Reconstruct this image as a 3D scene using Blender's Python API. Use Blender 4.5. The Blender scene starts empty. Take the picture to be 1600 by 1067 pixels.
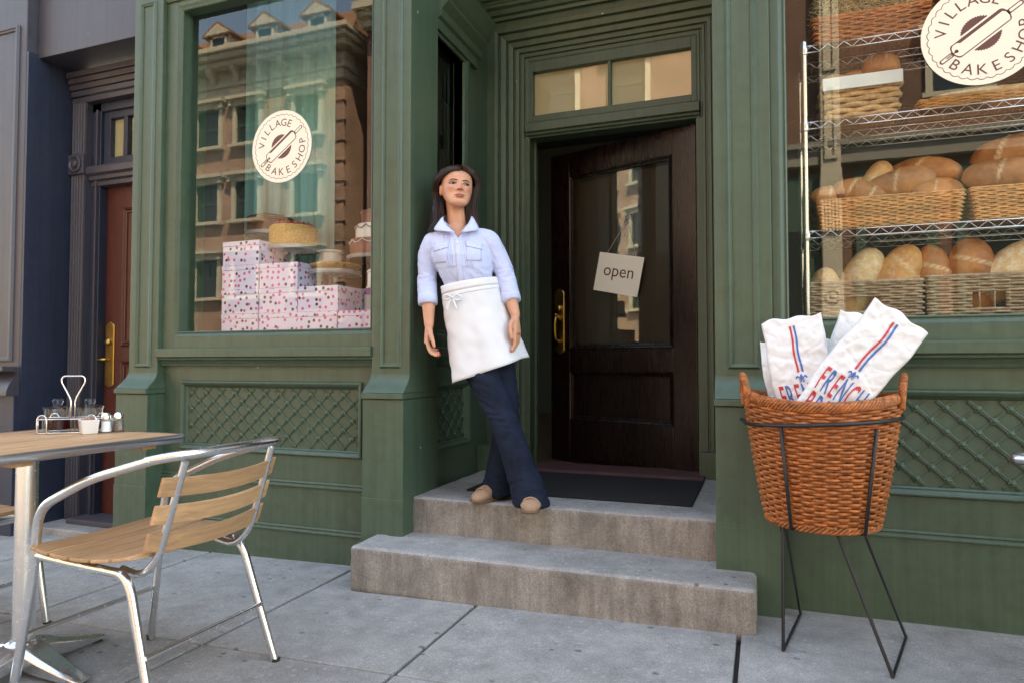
import bpy, bmesh, math, random
from mathutils import Vector, Matrix, Euler, noise as mnoise
R = math.radians
random.seed(7)
SC = bpy.context.scene
COL = SC.collection
# ------------------------------------------------------------------ camera
cd = bpy.data.cameras.new('camera'); cam = bpy.data.objects.new('camera', cd); COL.objects.link(cam)
cam.location = (0, 0, 1.0); cam.rotation_euler = (R(91.9), 0, R(20.5))
cd.sensor_width = 36; cd.lens = 1050 / 1600 * 36; cd.clip_start = 0.02; cd.clip_end = 600
SC.camera = cam
# ------------------------------------------------------------------ sky, sun, exposure
SUN_EL, SUN_AZ = 57.0, 38.0          # azimuth measured from +Y (behind the shop) towards +X
w = bpy.data.worlds.new('World'); SC.world = w; w.use_nodes = True
nt = w.node_tree; nt.nodes.clear()
sky = nt.nodes.new('ShaderNodeTexSky'); sky.sky_type = 'NISHITA'; sky.sun_disc = False
sky.sun_elevation = R(SUN_EL); sky.sun_rotation = R(SUN_AZ); sky.air_density = 1.0; sky.dust_density = 1.0
bg = nt.nodes.new('ShaderNodeBackground'); bg.inputs['Strength'].default_value = 0.15
ow = nt.nodes.new('ShaderNodeOutputWorld')
nt.links.new(sky.outputs[0], bg.inputs['Color']); nt.links.new(bg.outputs[0], ow.inputs['Surface'])
sl = bpy.data.lights.new('sun', 'SUN'); sl.energy = 5.0; sl.angle = R(0.5); sl.color = (1.0, 0.93, 0.82)
so = bpy.data.objects.new('sun', sl); COL.objects.link(so)
sd = Vector((math.sin(R(SUN_AZ)) * math.cos(R(SUN_EL)), math.cos(R(SUN_AZ)) * math.cos(R(SUN_EL)), math.sin(R(SUN_EL))))
so.rotation_euler = sd.to_track_quat('Z', 'Y').to_euler(); so.location = (8, 12, 30)
vs = SC.view_settings; vs.view_transform = 'Standard'; vs.look = 'None'; vs.gamma = 1; vs.use_curve_mapping = False
vs.exposure = 3.05
vs.use_white_balance = True; vs.white_balance_temperature = 8900; vs.white_balance_tint = 8
cy = SC.cycles
cy.use_denoising = True; cy.max_bounces = 10; cy.diffuse_bounces = 5; cy.glossy_bounces = 5
cy.transmission_bounces = 6; cy.transparent_max_bounces = 16; cy.caustics_reflective = False; cy.caustics_refractive = False
cy.sample_clamp_indirect = 8.0
# ------------------------------------------------------------------ object helpers
def tag(o, label=None, cat=None, group=None, kind=None):
    if label: o['label'] = label
    if cat: o['category'] = cat
    if group: o['group'] = group
    if kind: o['kind'] = kind
    return o
def empty(name, loc=(0, 0, 0), rz=0, parent=None):
    o = bpy.data.objects.new(name, None); COL.objects.link(o); o.location = loc; o.rotation_euler = (0, 0, rz)
    o.empty_display_size = .05
    if parent: o.parent = parent
    return o
def thing(name, label, cat, loc=(0, 0, 0), rz=0, group=None):
    return tag(empty(name, loc, rz), label, cat, group)
def link(name, me, parent=None, loc=None, rot=None):
    o = bpy.data.objects.new(name, me); COL.objects.link(o)
    if parent: o.parent = parent
    if loc is not None: o.location = loc
    if rot is not None: o.rotation_euler = rot
    return o
def copy_tree(o, parent=None):
    c = o.copy(); COL.objects.link(c)
    if parent is not None: c.parent = parent
    for ch in list(o.children): copy_tree(ch, c)
    return c
class MB:
    def __init__(s): s.v = []; s.f = []; s.mi = []; s.m = 0; s.T = None
    def add(s, vs, fs):
        b = len(s.v)
        for p in vs:
            p = Vector(p)
            if s.T is not None: p = s.T @ p
            s.v.append(p)
        for f in fs: s.f.append([b + i for i in f]); s.mi.append(s.m)
        return s
    def box(s, x0, x1, y0, y1, z0, z1):
        return s.add([(x0,y0,z0),(x1,y0,z0),(x1,y1,z0),(x0,y1,z0),(x0,y0,z1),(x1,y0,z1),(x1,y1,z1),(x0,y1,z1)],
                     [(0,3,2,1),(4,5,6,7),(0,1,5,4),(1,2,6,5),(2,3,7,6),(3,0,4,7)])
    def hexa(s, p):      # eight points: bottom ring, top ring
        return s.add(p, [(0,3,2,1),(4,5,6,7),(0,1,5,4),(1,2,6,5),(2,3,7,6),(3,0,4,7)])
    def rings(s, rs, cap=True, closed=False, cyc=True):
        n = len(rs[0]); vs = [p for r in rs for p in r]; fs = []
        m = len(rs)
        for i in range(m if closed else m - 1):
            j = (i + 1) % m
            for k in range(n if cyc else n - 1):
                l = (k + 1) % n
                fs.append((i*n+k, i*n+l, j*n+l, j*n+k))
        if cap and not closed and cyc:
            fs.append(tuple(range(n))[::-1]); fs.append(tuple((m-1)*n + k for k in range(n)))
        return s.add(vs, fs)
    def extrude(s, prof, axis, a0, a1):
        # prof: closed list of 2D pts in the two other axes (order xyz), extruded along axis
        def mk(a):
            o = []
            for p in prof:
                q = [0, 0, 0]; k = 0
                for i in range(3):
                    if i == axis: q[i] = a
                    else: q[i] = p[k]; k += 1
                o.append(q)
            return o
        return s.rings([mk(a0), mk(a1)])
    def lathe(s, prof, c=(0, 0, 0), n=24, cap=True, rx=1, ry=1):
        rs = [[(c[0] + r*rx*math.cos(2*math.pi*k/n), c[1] + r*ry*math.sin(2*math.pi*k/n), c[2] + z) for k in range(n)] for r, z in prof]
        return s.rings(rs, cap)
    def tube(s, pts, r, n=8, closed=False, cap=True, sq=1.0):
        pts = [Vector(p) for p in pts]; m = len(pts)
        rr = r if isinstance(r, (list, tuple)) else [r] * m
        rs = []; up = None
        for i in range(m):
            a = pts[i-1] if (i > 0 or closed) else pts[i]
            b = pts[(i+1) % m] if (i < m-1 or closed) else pts[i]
            t = (b - a)
            t = t.normalized() if t.length > 1e-9 else Vector((0, 0, 1))
            if up is None:
                up = Vector((0, 0, 1)) if abs(t.z) < .9 else Vector((1, 0, 0))
            u = (up - t * up.dot(t))
            u = u.normalized() if u.length > 1e-6 else t.orthogonal().normalized()
            v = t.cross(u); up = u
            rs.append([pts[i] + u * (rr[i] * math.cos(2*math.pi*k/n)) + v * (rr[i] * sq * math.sin(2*math.pi*k/n)) for k in range(n)])
        return s.rings(rs, cap, closed)
    def frame(s, x0, x1, z0, z1, prof, y=0.0, sides='LBRT'):
        # moulding swept round a rectangle in the XZ plane; prof = [(outward offset, forward depth)], forward is -Y
        def ring(o, d): return [(x0-o, y-d, z0-o), (x1+o, y-d, z0-o), (x1+o, y-d, z1+o), (x0-o, y-d, z1+o)]
        n = len(prof); vs = []
        for o, d in prof: vs += ring(o, d)
        fs = []
        for i in range(n - 1):
            for k, sd_ in enumerate('BRTL'):
                if sd_ not in sides: continue
                l = (k + 1) % 4
                fs.append((i*4+k, i*4+l, (i+1)*4+l, (i+1)*4+k))
        return s.add(vs, [f[::-1] for f in fs])
    def build(s, name, mat=None, parent=None, smooth=False, bevel=0, seg=2, loc=None, rot=None, fix=True, ang=None):
        me = bpy.data.meshes.new(name); me.from_pydata([tuple(p) for p in s.v], [], s.f)
        if mat is not None:
            for m in (mat if isinstance(mat, (list, tuple)) else [mat]): me.materials.append(m)
        if any(s.mi): me.polygons.foreach_set('material_index', s.mi)
        if fix:
            bm = bmesh.new(); bm.from_mesh(me); bmesh.ops.recalc_face_normals(bm, faces=bm.faces); bm.to_mesh(me); bm.free()
        if smooth:
            me.polygons.foreach_set('use_smooth', [True] * len(me.polygons))
            if ang: me.set_sharp_from_angle(angle=R(ang))
        o = link(name, me, parent, loc, rot)
        if bevel:
            m = o.modifiers.new('bevel', 'BEVEL'); m.width = bevel; m.segments = seg; m.limit_method = 'ANGLE'; m.angle_limit = R(40)
            m.harden_normals = False
        return o
def smoothpath(pts, n=8, closed=False):
    # Catmull-Rom through the points
    P = [Vector(p) for p in pts]; m = len(P); out = []
    for i in range(m if closed else m - 1):
        p1 = P[i]; p2 = P[(i+1) % m]
        p0 = P[i-1] if (closed or i > 0) else p1 * 2 - p2
        p3 = P[(i+2) % m] if (closed or i < m - 2) else p2 * 2 - p1
        for k in range(n):
            t = k / n
            out.append(.5 * ((2*p1) + (p2-p0)*t + (2*p0-5*p1+4*p2-p3)*t*t + (3*p1-p0-3*p2+p3)*t**3))
    if not closed: out.append(P[-1])
    return out
def roundpath(pts, r, n=6):
    # polyline with rounded corners of radius r
    P = [Vector(p) for p in pts]; out = [P[0]]
    for i in range(1, len(P) - 1):
        a = (P[i-1] - P[i]); b = (P[i+1] - P[i]); d = min(r, a.length*.49, b.length*.49)
        A = P[i] + a.normalized()*d; B = P[i] + b.normalized()*d
        for k in range(n + 1):
            t = k / n; out.append(A*(1-t)**2 + P[i]*2*t*(1-t) + B*t*t)
    out.append(P[-1]); return out
_txt = {}
def glyph(ch, bold=0.0):
    # the built-in font's outline of one string as (verts, faces, advance width)
    key = ch; ch = ch
    if (key, bold) in _txt: return _txt[(key, bold)]
    cu = bpy.data.curves.new('glyph', 'FONT'); cu.body = ch; cu.size = 1.0; cu.resolution_u = 3; cu.offset = bold
    ob = bpy.data.objects.new('glyph', cu); COL.objects.link(ob)
    me = bpy.data.meshes.new_from_object(ob)
    vs_ = [tuple(v.co) for v in me.vertices]; fs_ = [tuple(p.vertices) for p in me.polygons]
    bpy.data.objects.remove(ob); bpy.data.curves.remove(cu); bpy.data.meshes.remove(me)
    xs = [v[0] for v in vs_] or [0]
    _txt[(key, bold)] = (vs_, fs_, min(xs), max(xs)); return _txt[(key, bold)]
# ------------------------------------------------------------------ material helper
MATS = {}
class NT:
    def __init__(s, name):
        s.m = bpy.data.materials.new(name); s.m.use_nodes = True; s.t = s.m.node_tree; s.t.nodes.clear()
        s.out = s.n('ShaderNodeOutputMaterial'); s.tc = s.n('ShaderNodeTexCoord')
    def n(s, typ, **kw):
        o = s.t.nodes.new(typ)
        for k, v in kw.items(): setattr(o, k, v)
        return o
    def l(s, a, b): s.t.links.new(a, b)
    def map(s, scale=(1, 1, 1), loc=(0, 0, 0), src='Object', rot=(0, 0, 0)):
        m = s.n('ShaderNodeMapping'); m.inputs['Scale'].default_value = scale; m.inputs['Location'].default_value = loc
        m.inputs['Rotation'].default_value = rot
        s.l(s.tc.outputs[src], m.inputs['Vector']); return m.outputs[0]
    def noise(s, vec, scale, detail=4, rough=.55, dist=0):
        o = s.n('ShaderNodeTexNoise'); o.inputs['Scale'].default_value = scale; o.inputs['Detail'].default_value = detail
        o.inputs['Roughness'].default_value = rough; o.inputs['Distortion'].default_value = dist
        if vec is not None: s.l(vec, o.inputs['Vector'])
        return o.outputs[0]
    def ramp(s, fac, stops):
        o = s.n('ShaderNodeValToRGB'); e = o.color_ramp.elements
        while len(e) < len(stops): e.new(.5)
        for el, (p, c) in zip(e, stops):
            el.position = p; el.color = (c, c, c, 1) if isinstance(c, (int, float)) else (*c, 1)
        s.l(fac, o.inputs[0]); return o.outputs[0]
    def mix(s, fac, a, b, mode='MIX'):
        o = s.n('ShaderNodeMix', data_type='RGBA', blend_type=mode)
        for ix, v in ((0, fac), (6, a), (7, b)):
            inp = o.inputs[ix]
            if hasattr(v, 'is_output'): s.l(v, inp)
            elif isinstance(v, (tuple, list)): inp.default_value = (*v, 1)
            elif ix == 0: inp.default_value = v
            else: inp.default_value = (v, v, v, 1)
        return o.outputs[2]
    def math(s, op, a, b=0.0):
        o = s.n('ShaderNodeMath', operation=op)
        for inp, v in zip(o.inputs, (a, b)):
            if hasattr(v, 'is_output'): s.l(v, inp)
            else: inp.default_value = v
        return o.outputs[0]
    def bump(s, h, strength=.3, dist=.002):
        o = s.n('ShaderNodeBump'); o.inputs['Strength'].default_value = strength; o.inputs['Distance'].default_value = dist
        s.l(h, o.inputs['Height']); return o.outputs[0]
    def bsdf(s, col, rough=.5, metal=0, normal=None, spec=.5, **kw):
        b = s.n('ShaderNodeBsdfPrincipled')
        for k, v in (('Base Color', col), ('Roughness', rough), ('Metallic', metal), ('Specular IOR Level', spec), *kw.items()):
            if hasattr(v, 'is_output'): s.l(v, b.inputs[k])
            elif isinstance(v, (tuple, list)): b.inputs[k].default_value = (*v, 1) if len(v) == 3 and k in ('Base Color', 'Emission Color', 'Coat Tint', 'Sheen Tint') else v
            else: b.inputs[k].default_value = v
        if normal is not None: s.l(normal, b.inputs['Normal'])
        s.l(b.outputs[0], s.out.inputs['Surface']); return b
def simple(name, col, rough=.5, metal=0, var=.12, scale=8, bump=.15, bscale=120, bdist=.001, stretch=(1, 1, 1), spec=.5, **kw):
    if name in MATS: return MATS[name]
    t = NT(name); v = t.map(stretch)
    n1 = t.noise(v, scale, 5)
    c = t.mix(n1, tuple(x*(1-var*1.6) for x in col), tuple(min(1, x*(1+var*1.6)) for x in col))
    nb = t.noise(v, bscale, 3)
    rg = t.math('MULTIPLY_ADD', n1, .16) ; rg.node.inputs[2].default_value = max(.02, rough - .08)
    t.bsdf(c, rg, metal, t.bump(nb, bump, bdist) if bump else None, spec, **kw)
    MATS[name] = t.m; return t.m
def paint(name, col, var=.16, rough=.42, chips=(.5, .5, .46), chip=.0):
    t = NT(name); g = t.map()
    big = t.noise(g, 1.7, 5, .6)
    streak = t.noise(t.map((38, 38, 1.1)), 1.0, 4, .6)
    dirt = t.noise(g, 14, 6, .7)
    c = t.mix(big, tuple(x*(1-var) for x in col), tuple(x*(1+var) for x in col))
    dk = t.ramp(streak, [(.3, .84), (.62, 1.05)])
    c = t.mix(1.0, c, dk, 'MULTIPLY')
    dd = t.ramp(dirt, [(.30, (.66, .62, .55)), (.55, (1.05, 1.05, 1.05))])
    c = t.mix(.5, c, dd, 'MULTIPLY')
    # small paint nicks where the undercoat shows
    vo = t.n('ShaderNodeTexVoronoi'); vo.inputs['Scale'].default_value = 9.0; t.l(g, vo.inputs['Vector'])
    ch = t.math('LESS_THAN', vo.outputs['Distance'], chip)
    gate = t.math('GREATER_THAN', t.noise(g, 3.1, 2), .62)
    c = t.mix(t.math('MULTIPLY', ch, gate), c, chips)
    brush = t.noise(t.map((160, 160, 5)), 1.0, 3)
    lump = t.noise(g, 26, 3)
    h = t.math('ADD', t.math('MULTIPLY', brush, .5), t.math('MULTIPLY', lump, .8))
    rg = t.math('MULTIPLY_ADD', dirt, .3); rg.node.inputs[2].default_value = rough - .13
    t.bsdf(c, rg, 0, t.bump(h, .35, .0015), .5)
    return t.m
GREEN = paint('green_paint', (.055, .091, .056), chip=.07)
NAVY = paint('navy_paint', (.020, .027, .050), chip=.02)
PLUM = paint('plum_grey_paint', (.052, .049, .062), chip=.03, chips=(.6, .55, .5))
REDP = paint('red_door_paint', (.085, .020, .013), chip=.0, rough=.38)
def glass_mat(name='window_glass', tint=(.93, .97, .95), f0=.07):
    if name in MATS: return MATS[name]
    t = NT(name)
    tr = t.n('ShaderNodeBsdfTransparent'); tr.inputs[0].default_value = (*tint, 1)
    gl = t.n('ShaderNodeBsdfGlossy'); gl.inputs['Roughness'].default_value = .0
    wv = t.noise(t.map(), 1.3, 2)
    bp = t.bump(wv, .03, .01); t.l(bp, gl.inputs['Normal'])
    lw = t.n('ShaderNodeLayerWeight'); lw.inputs['Blend'].default_value = .5
    f5 = t.math('POWER', lw.outputs['Facing'], 5.0)
    fr = t.math('MULTIPLY_ADD', f5, 1.0 - f0); fr.node.inputs[2].default_value = f0
    mx = t.n('ShaderNodeMixShader'); t.l(fr, mx.inputs[0]); t.l(tr.outputs[0], mx.inputs[1]); t.l(gl.outputs[0], mx.inputs[2])
    t.l(mx.outputs[0], t.out.inputs['Surface'])
    MATS[name] = t.m; return t.m
GLASS = glass_mat()
def concrete(name, col, stains=False, spots=True):
    t = NT(name); g = t.map(src='Object')
    a = t.noise(g, 1.6, 6, .62); b = t.noise(g, 9, 6, .7); f = t.noise(g, 150, 4, .7)
    c = t.mix(t.ramp(a, [(.3, 0.), (.7, 1.)]), tuple(x*.76 for x in col), tuple(x*1.12 for x in col))
    c = t.mix(.75, c, t.ramp(b, [(.3, .68), (.6, 1.1)]), 'MULTIPLY'); g5 = t.noise(g, 420, 2, .6); c = t.mix(.6, c, t.ramp(g5, [(.3, .62), (.66, 1.2)]), 'MULTIPLY')
    c = t.mix(.8, c, t.ramp(f, [(.25, .5), (.62, 1.2)]), 'MULTIPLY')
    if spots:
        vo = t.n('ShaderNodeTexVoronoi', voronoi_dimensions='2D'); vo.inputs['Scale'].default_value = 6.5; vo.inputs['Randomness'].default_value = 1.0; t.l(t.map((1, 1.3, 1), rot=(0, 0, .6)), vo.inputs['Vector'])
        wob = t.math('ADD', vo.outputs['Distance'], t.math('MULTIPLY', t.noise(g, 22, 3), .16))
        sp = t.ramp(wob, [(.135, 1.), (.17, 0.)])
        gate = t.ramp(t.noise(g, 3.7, 1), [(.53, 0.), (.60, 1.)])
        c = t.mix(t.math('MULTIPLY', t.math('MULTIPLY', sp, gate), .62), c, (.045, .045, .05))
        vo2 = t.n('ShaderNodeTexVoronoi', voronoi_dimensions='2D'); vo2.inputs['Scale'].default_value = 19; t.l(g, vo2.inputs['Vector'])
        sp2 = t.ramp(vo2.outputs['Distance'], [(.10, 1.), (.17, 0.)])
        gate2 = t.ramp(t.noise(g, 5.3, 1), [(.52, 0.), (.56, 1.)])
        c = t.mix(t.math('MULTIPLY', t.math('MULTIPLY', sp2, gate2), .5), c, (.42, .42, .42))
    if stains:
        # drips and grime running down the risers (object z)
        st = t.noise(t.map((22, 22, 2.2)), 1.0, 6, .75, .4)
        c = t.mix(.85, c, t.ramp(st, [(.3, (.6, .55, .5)), (.62, (1.05, 1.02, .98))]), 'MULTIPLY')
        bl = t.noise(t.map((3, 3, 2)), 1.4, 5, .7)
        c = t.mix(.6, c, t.ramp(bl, [(.32, (.5, .44, .4)), (.58, (1.1, 1.06, 1.0))]), 'MULTIPLY')
    h = t.math('ADD', t.math('MULTIPLY', f, .7), t.math('MULTIPLY', b, 1.0))
    t.bsdf(c, .85, 0, t.bump(h, .55, .003), .3)
    return t.m
CONC = concrete('sidewalk_concrete', (.345, .328, .305))
STEPTOP = concrete('step_concrete', (.36, .338, .312), stains=False)
STEPRISE = concrete('step_riser_concrete', (.33, .305, .28), stains=True, spots=False)
DARKSEAM = simple('joint_dirt', (.06, .058, .055), .95, var=.3, scale=30)
BLACK = simple('black_iron', (.012, .012, .013), .5, var=.2, bump=.2)
def gz(x):      # the pavement falls away gently to the left
    return .022 * max(min(x, 0.0), -6.0)
# ================================================================== ground
def flat(name, x0, x1, y0, y1, z, mat, label=None, thick=.05):
    m = MB(); n = 24
    xs = sorted(set([x0, x1, -6.0, 0.0] + [x0 + (x1-x0)*i/n for i in range(n+1)])); xs = [x for x in xs if x0 <= x <= x1]
    rs = [[(x, y0, gz(x)+z), (x, y1, gz(x)+z), (x, y1, gz(x)+z-thick), (x, y0, gz(x)+z-thick)] for x in xs]
    m.rings(rs); return tag(m.build(name, mat), kind='structure')
ASPH = simple('asphalt', (.075, .072, .068), .9, var=.25, scale=3, bump=.5, bscale=200)
gm = MB(); gm.add([(-300, -300, -.55), (300, -300, -.55), (300, 300, -.55), (-300, 300, -.55)], [(0, 1, 2, 3)])
tag(gm.build('ground', simple('bare_ground', (.2, .19, .17), .95)), kind='structure')
flat('road', -60, 60, -10.2, -1.75, -.14, ASPH)
flat('pavement_across_the_road', -60, 60, -14.2, -10.2, 0, simple('far_pavement', (.3, .29, .27), .9, var=.15, scale=2))
sidewalk = flat('sidewalk', -60, 60, -1.75, 4.3, -.035, DARKSEAM)
flat('kerb', -60, 60, -1.9, -1.75, -.005, simple('kerb_stone', (.3, .295, .28), .9), thick=.2)
XJ = [-8.95, -7.95, -6.95, -5.95, -4.95, -3.95, -2.95, -1.975, -1.16, -.096, .9, 1.9, 2.9, 3.9, 4.9, 5.9]
YJ = [-1.74, -.75, .2, 1.05, 1.98, 3.45]
for i in range(len(XJ)-1):
    for j in range(len(YJ)-1):
        x0, x1, y0, y1 = XJ[i]+.008, XJ[i+1]-.008, YJ[j]+.005, YJ[j+1]-.005
        m = MB(); dz = random.uniform(-.0015, .0015); tl = random.uniform(-.001, .001)
        hx = [x0, x1]
        P = [(x0, y0, gz(x0)-.034), (x1, y0, gz(x1)-.034), (x1, y1, gz(x1)-.034), (x0, y1, gz(x0)-.034)]
        Q = [(x0, y0, gz(x0)+dz+tl), (x1, y0, gz(x1)+dz-tl), (x1, y1, gz(x1)+dz-tl), (x0, y1, gz(x0)+dz+tl)]
        m.hexa(P + Q); m.build('paving_slab', CONC, sidewalk, bevel=.006, seg=2)
# ================================================================== entrance steps
def rough_box(name, parent, x0, x1, y0, y1, z0, z1, mats, nx=60, ny=14, nz=8, amp=.003, rad=.018, seed=0, open_back=True):
    # a cast concrete block with worn, slightly chipped arrises
    bm = bmesh.new(); bmesh.ops.create_cube(bm, size=1)
    for v in bm.verts: v.co = Vector((x0 + (v.co.x+.5)*(x1-x0), y0 + (v.co.y+.5)*(y1-y0), z0 + (v.co.z+.5)*(z1-z0)))
    ex = [e for e in bm.edges if max(e.verts[0].co.z, e.verts[1].co.z) > z1-.001 or abs(e.verts[0].co.z - e.verts[1].co.z) > .01]
    bmesh.ops.bevel(bm, geom=ex, offset=rad, segments=3, affect='EDGES', profile=.6)
    for axis, n, a, b in ((0, nx, x0, x1), (1, ny, y0, y1), (2, nz, z0, z1)):
        for i in range(1, n):
            t = a + (b-a)*i/n; no = Vector((0, 0, 0)); no[axis] = 1; co = Vector((0, 0, 0)); co[axis] = t
            bmesh.ops.bisect_plane(bm, geom=bm.verts[:]+bm.edges[:]+bm.faces[:], plane_co=co, plane_no=no)
    bm.normal_update()
    for v in bm.verts:
        p = v.co
        d = mnoise.noise(p*9 + Vector((seed, 0, 0)))*amp + mnoise.noise(p*31 + Vector((0, seed, 0)))*amp*.55
        ed = min(abs(p.y-y0) + abs(z1-p.z), .05)/.05
        chip = max(0, mnoise.noise(p*14 + Vector((seed, 5, 0))) - .28)*(1-ed)*.03
        v.co += v.normal*(d - chip)
    for f in bm.faces:
        f.material_index = 0 if f.normal.z > .6 else 1; f.smooth = True
    me = bpy.data.meshes.new(name); bm.to_mesh(me); bm.free()
    for m_ in mats: me.materials.append(m_)
    return link(name, me, parent)
steps = thing('entrance_steps', 'two worn grey concrete steps up to the bakery door', 'steps', (-.9, 2.7, 0))
steps.location = (0, 0, 0)
lo = rough_box('step', steps, -1.795, -.035, 2.665, 3.3, -.045, .165, (STEPTOP, STEPRISE), seed=2, rad=.022, amp=.004)
up = rough_box('step', steps, -1.66, -.17, 2.995, 4.2, .10, .338, (STEPTOP, STEPRISE), seed=9, nx=50)
# ================================================================== bakery building
shop = thing('bakery_building', 'green painted wooden bakery shopfront with recessed doorway and display windows', 'building', (-1.7, 3.3, 0))
shop.location = (0, 0, 0)
YW, YG, YS, YP = 3.01, 3.055, 2.96, 2.89
def pilaster(x0, x1, px0, px1, yb):
    p = MB(); p.box(x0, x1, YS, yb, .90, 3.8)
    po = p.build('pilaster', GREEN, shop, bevel=.004)
    q = MB()
    # pedestal, band and the swept cap, as one stack of rings
    prof = [(-.2, .0), (.828, .0)]
    q.box(px0, px1, YP, yb, -.2, .826)
    q.build('pedestal', GREEN, po, bevel=.004)
    b = MB(); b.box(px0-.004, px1+.004, YP-.012, yb-.01, .828, .856)
    b.build('band', GREEN, po, bevel=.003)
    c = MB(); rs = []
    for k in range(9):
        t = k/8; z = .858 + t*.092; e = (1-math.cos(t*math.pi*.5))     # ogee from wide to narrow
        s = 1 - math.sin(t*math.pi/2)**1.2 if t < 1 else 0
        y = YS - .002 - (YS-YP)*s; xl = x0 - .002 - (x0-px0)*s; xr = x1 + .002 + (px1-x1)*s
        rs.append([(xl, y, z), (xr, y, z), (xr, yb-.01, z), (xl, yb-.01, z)])
    c.rings(rs); c.build('swept_cap', GREEN, po, smooth=True, ang=35)
    # sunk panel: raised moulding on the shaft face
    w = x1-x0
    f = MB(); f.frame(x0+w*.27, x1-w*.27, .99, 3.16, [(-.014, .001), (-.012, .006), (-.004, .008), (.0, .012), (.004, .012), (.008, .006), (.012, .001)], YS)
    f.build('panel_moulding', GREEN, po)
    for z_ in (.40,):
        pass
    s = MB(); s.box(px0-.002, px1+.002, YP-.003, YP+.03, -.2, .338 if x0 > -3 else .3)
    s.build('plinth_board', GREEN, po, bevel=.002)
    return po
pilaster(-3.55, -3.325, -3.565, -3.32, 3.3)
pilaster(-1.87, -1.652, -1.878, -1.648, 3.26)
pilaster(-.19, .038, -.188, .056, 3.26)
WINPROF = [(.0, -.06), (.0, .012), (.006, .016), (.012, .012), (.016, .012), (.03, .02), (.058, .02), (.062, .03), (.075, .03), (.08, .02), (.11, .02)]
def display_window(x0, x1, z0, z1, xa, xb):
    w_ = empty('display_window', (0, 0, 0), parent=shop)
    f = MB(); f.frame(x0, x1, z0, z1, WINPROF[:6], YW)
    f.build('window_frame', GREEN, w_)
    r = MB()      # flat stiles, rails
    fw = .03
    r.box(xa, x0-fw, YW-.02, YW+.09, 1.085, 3.6)
    r.box(x1+fw, xb, YW-.02, YW+.09, 1.085, 3.6)
    r.box(x0-fw, x1+fw, YW-.02, YW+.09, 1.085, z0-fw)
    r.box(x0-fw, x1+fw, YW-.02, YW+.09, z1+fw, 3.6)
    r.build('window_stiles', GREEN, w_, bevel=.003)
    g = MB(); g.add([(x0-.01, YG, z0-.01), (x1+.01, YG, z0-.01), (x1+.01, YG, z1+.01), (x0-.01, YG, z1+.01)], [(0, 1, 2, 3)])
    g.build('window_pane', GLASS, w_)
    s = MB(); s.extrude([(YW+.02, 1.094), (YW-.06, 1.088), (YW-.066, 1.084), (YW-.066, 1.040), (YW-.052, 1.034), (YW-.05, 1.024), (YW-.038, 1.018), (YW-.026, 1.000), (YW-.022, .988), (YW+.02, .988)], 0, xa, xb)
    s.build('window_sill', GREEN, w_, bevel=.002)
    h = MB(); h.extrude([(YW+.02, z1+.06), (YW-.03, z1+.06), (YW-.045, z1+.09), (YW-.05, z1+.13), (YW-.08, z1+.15), (YW-.085, z1+.20), (YW-.12, z1+.24), (YW-.12, z1+.28), (YW+.02, z1+.28)], 0, xa, xb)
    h.build('window_head_moulding', GREEN, w_, bevel=.002)
    return w_
display_window(-3.205, -1.905, 1.187, 3.095, -3.325, -1.87)
display_window(.102, 2.3, 1.187, 3.095, .038, 2.44)
# --- aprons below the windows, with applied lattice
def rosette_mesh():
    m = MB(); n = 24
    rs = []
    for r, z, wob in ((.0145, .0, .18), (.0145, .0045, .18), (.011, .0065, .1), (.0075, .0055, 0), (.0070, .0085, 0), (.0045, .0115, 0), (.0012, .0125, 0)):
        rs.append([(r*(1+wob*math.cos(6*2*math.pi*k/n))*math.cos(2*math.pi*k/n), -z, r*(1+wob*math.cos(6*2*math.pi*k/n))*math.sin(2*math.pi*k/n)) for k in range(n)])
    m.rings(rs)
    me = bpy.data.meshes.new('rosette'); me.from_pydata([tuple(p) for p in m.v], [], m.f); me.materials.append(GREEN)
    bm = bmesh.new(); bm.from_mesh(me); bmesh.ops.recalc_face_normals(bm, faces=bm.faces); bm.to_mesh(me); bm.free()
    me.polygons.foreach_set('use_smooth', [True]*len(me.polygons)); return me
ROS = rosette_mesh()
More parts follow.
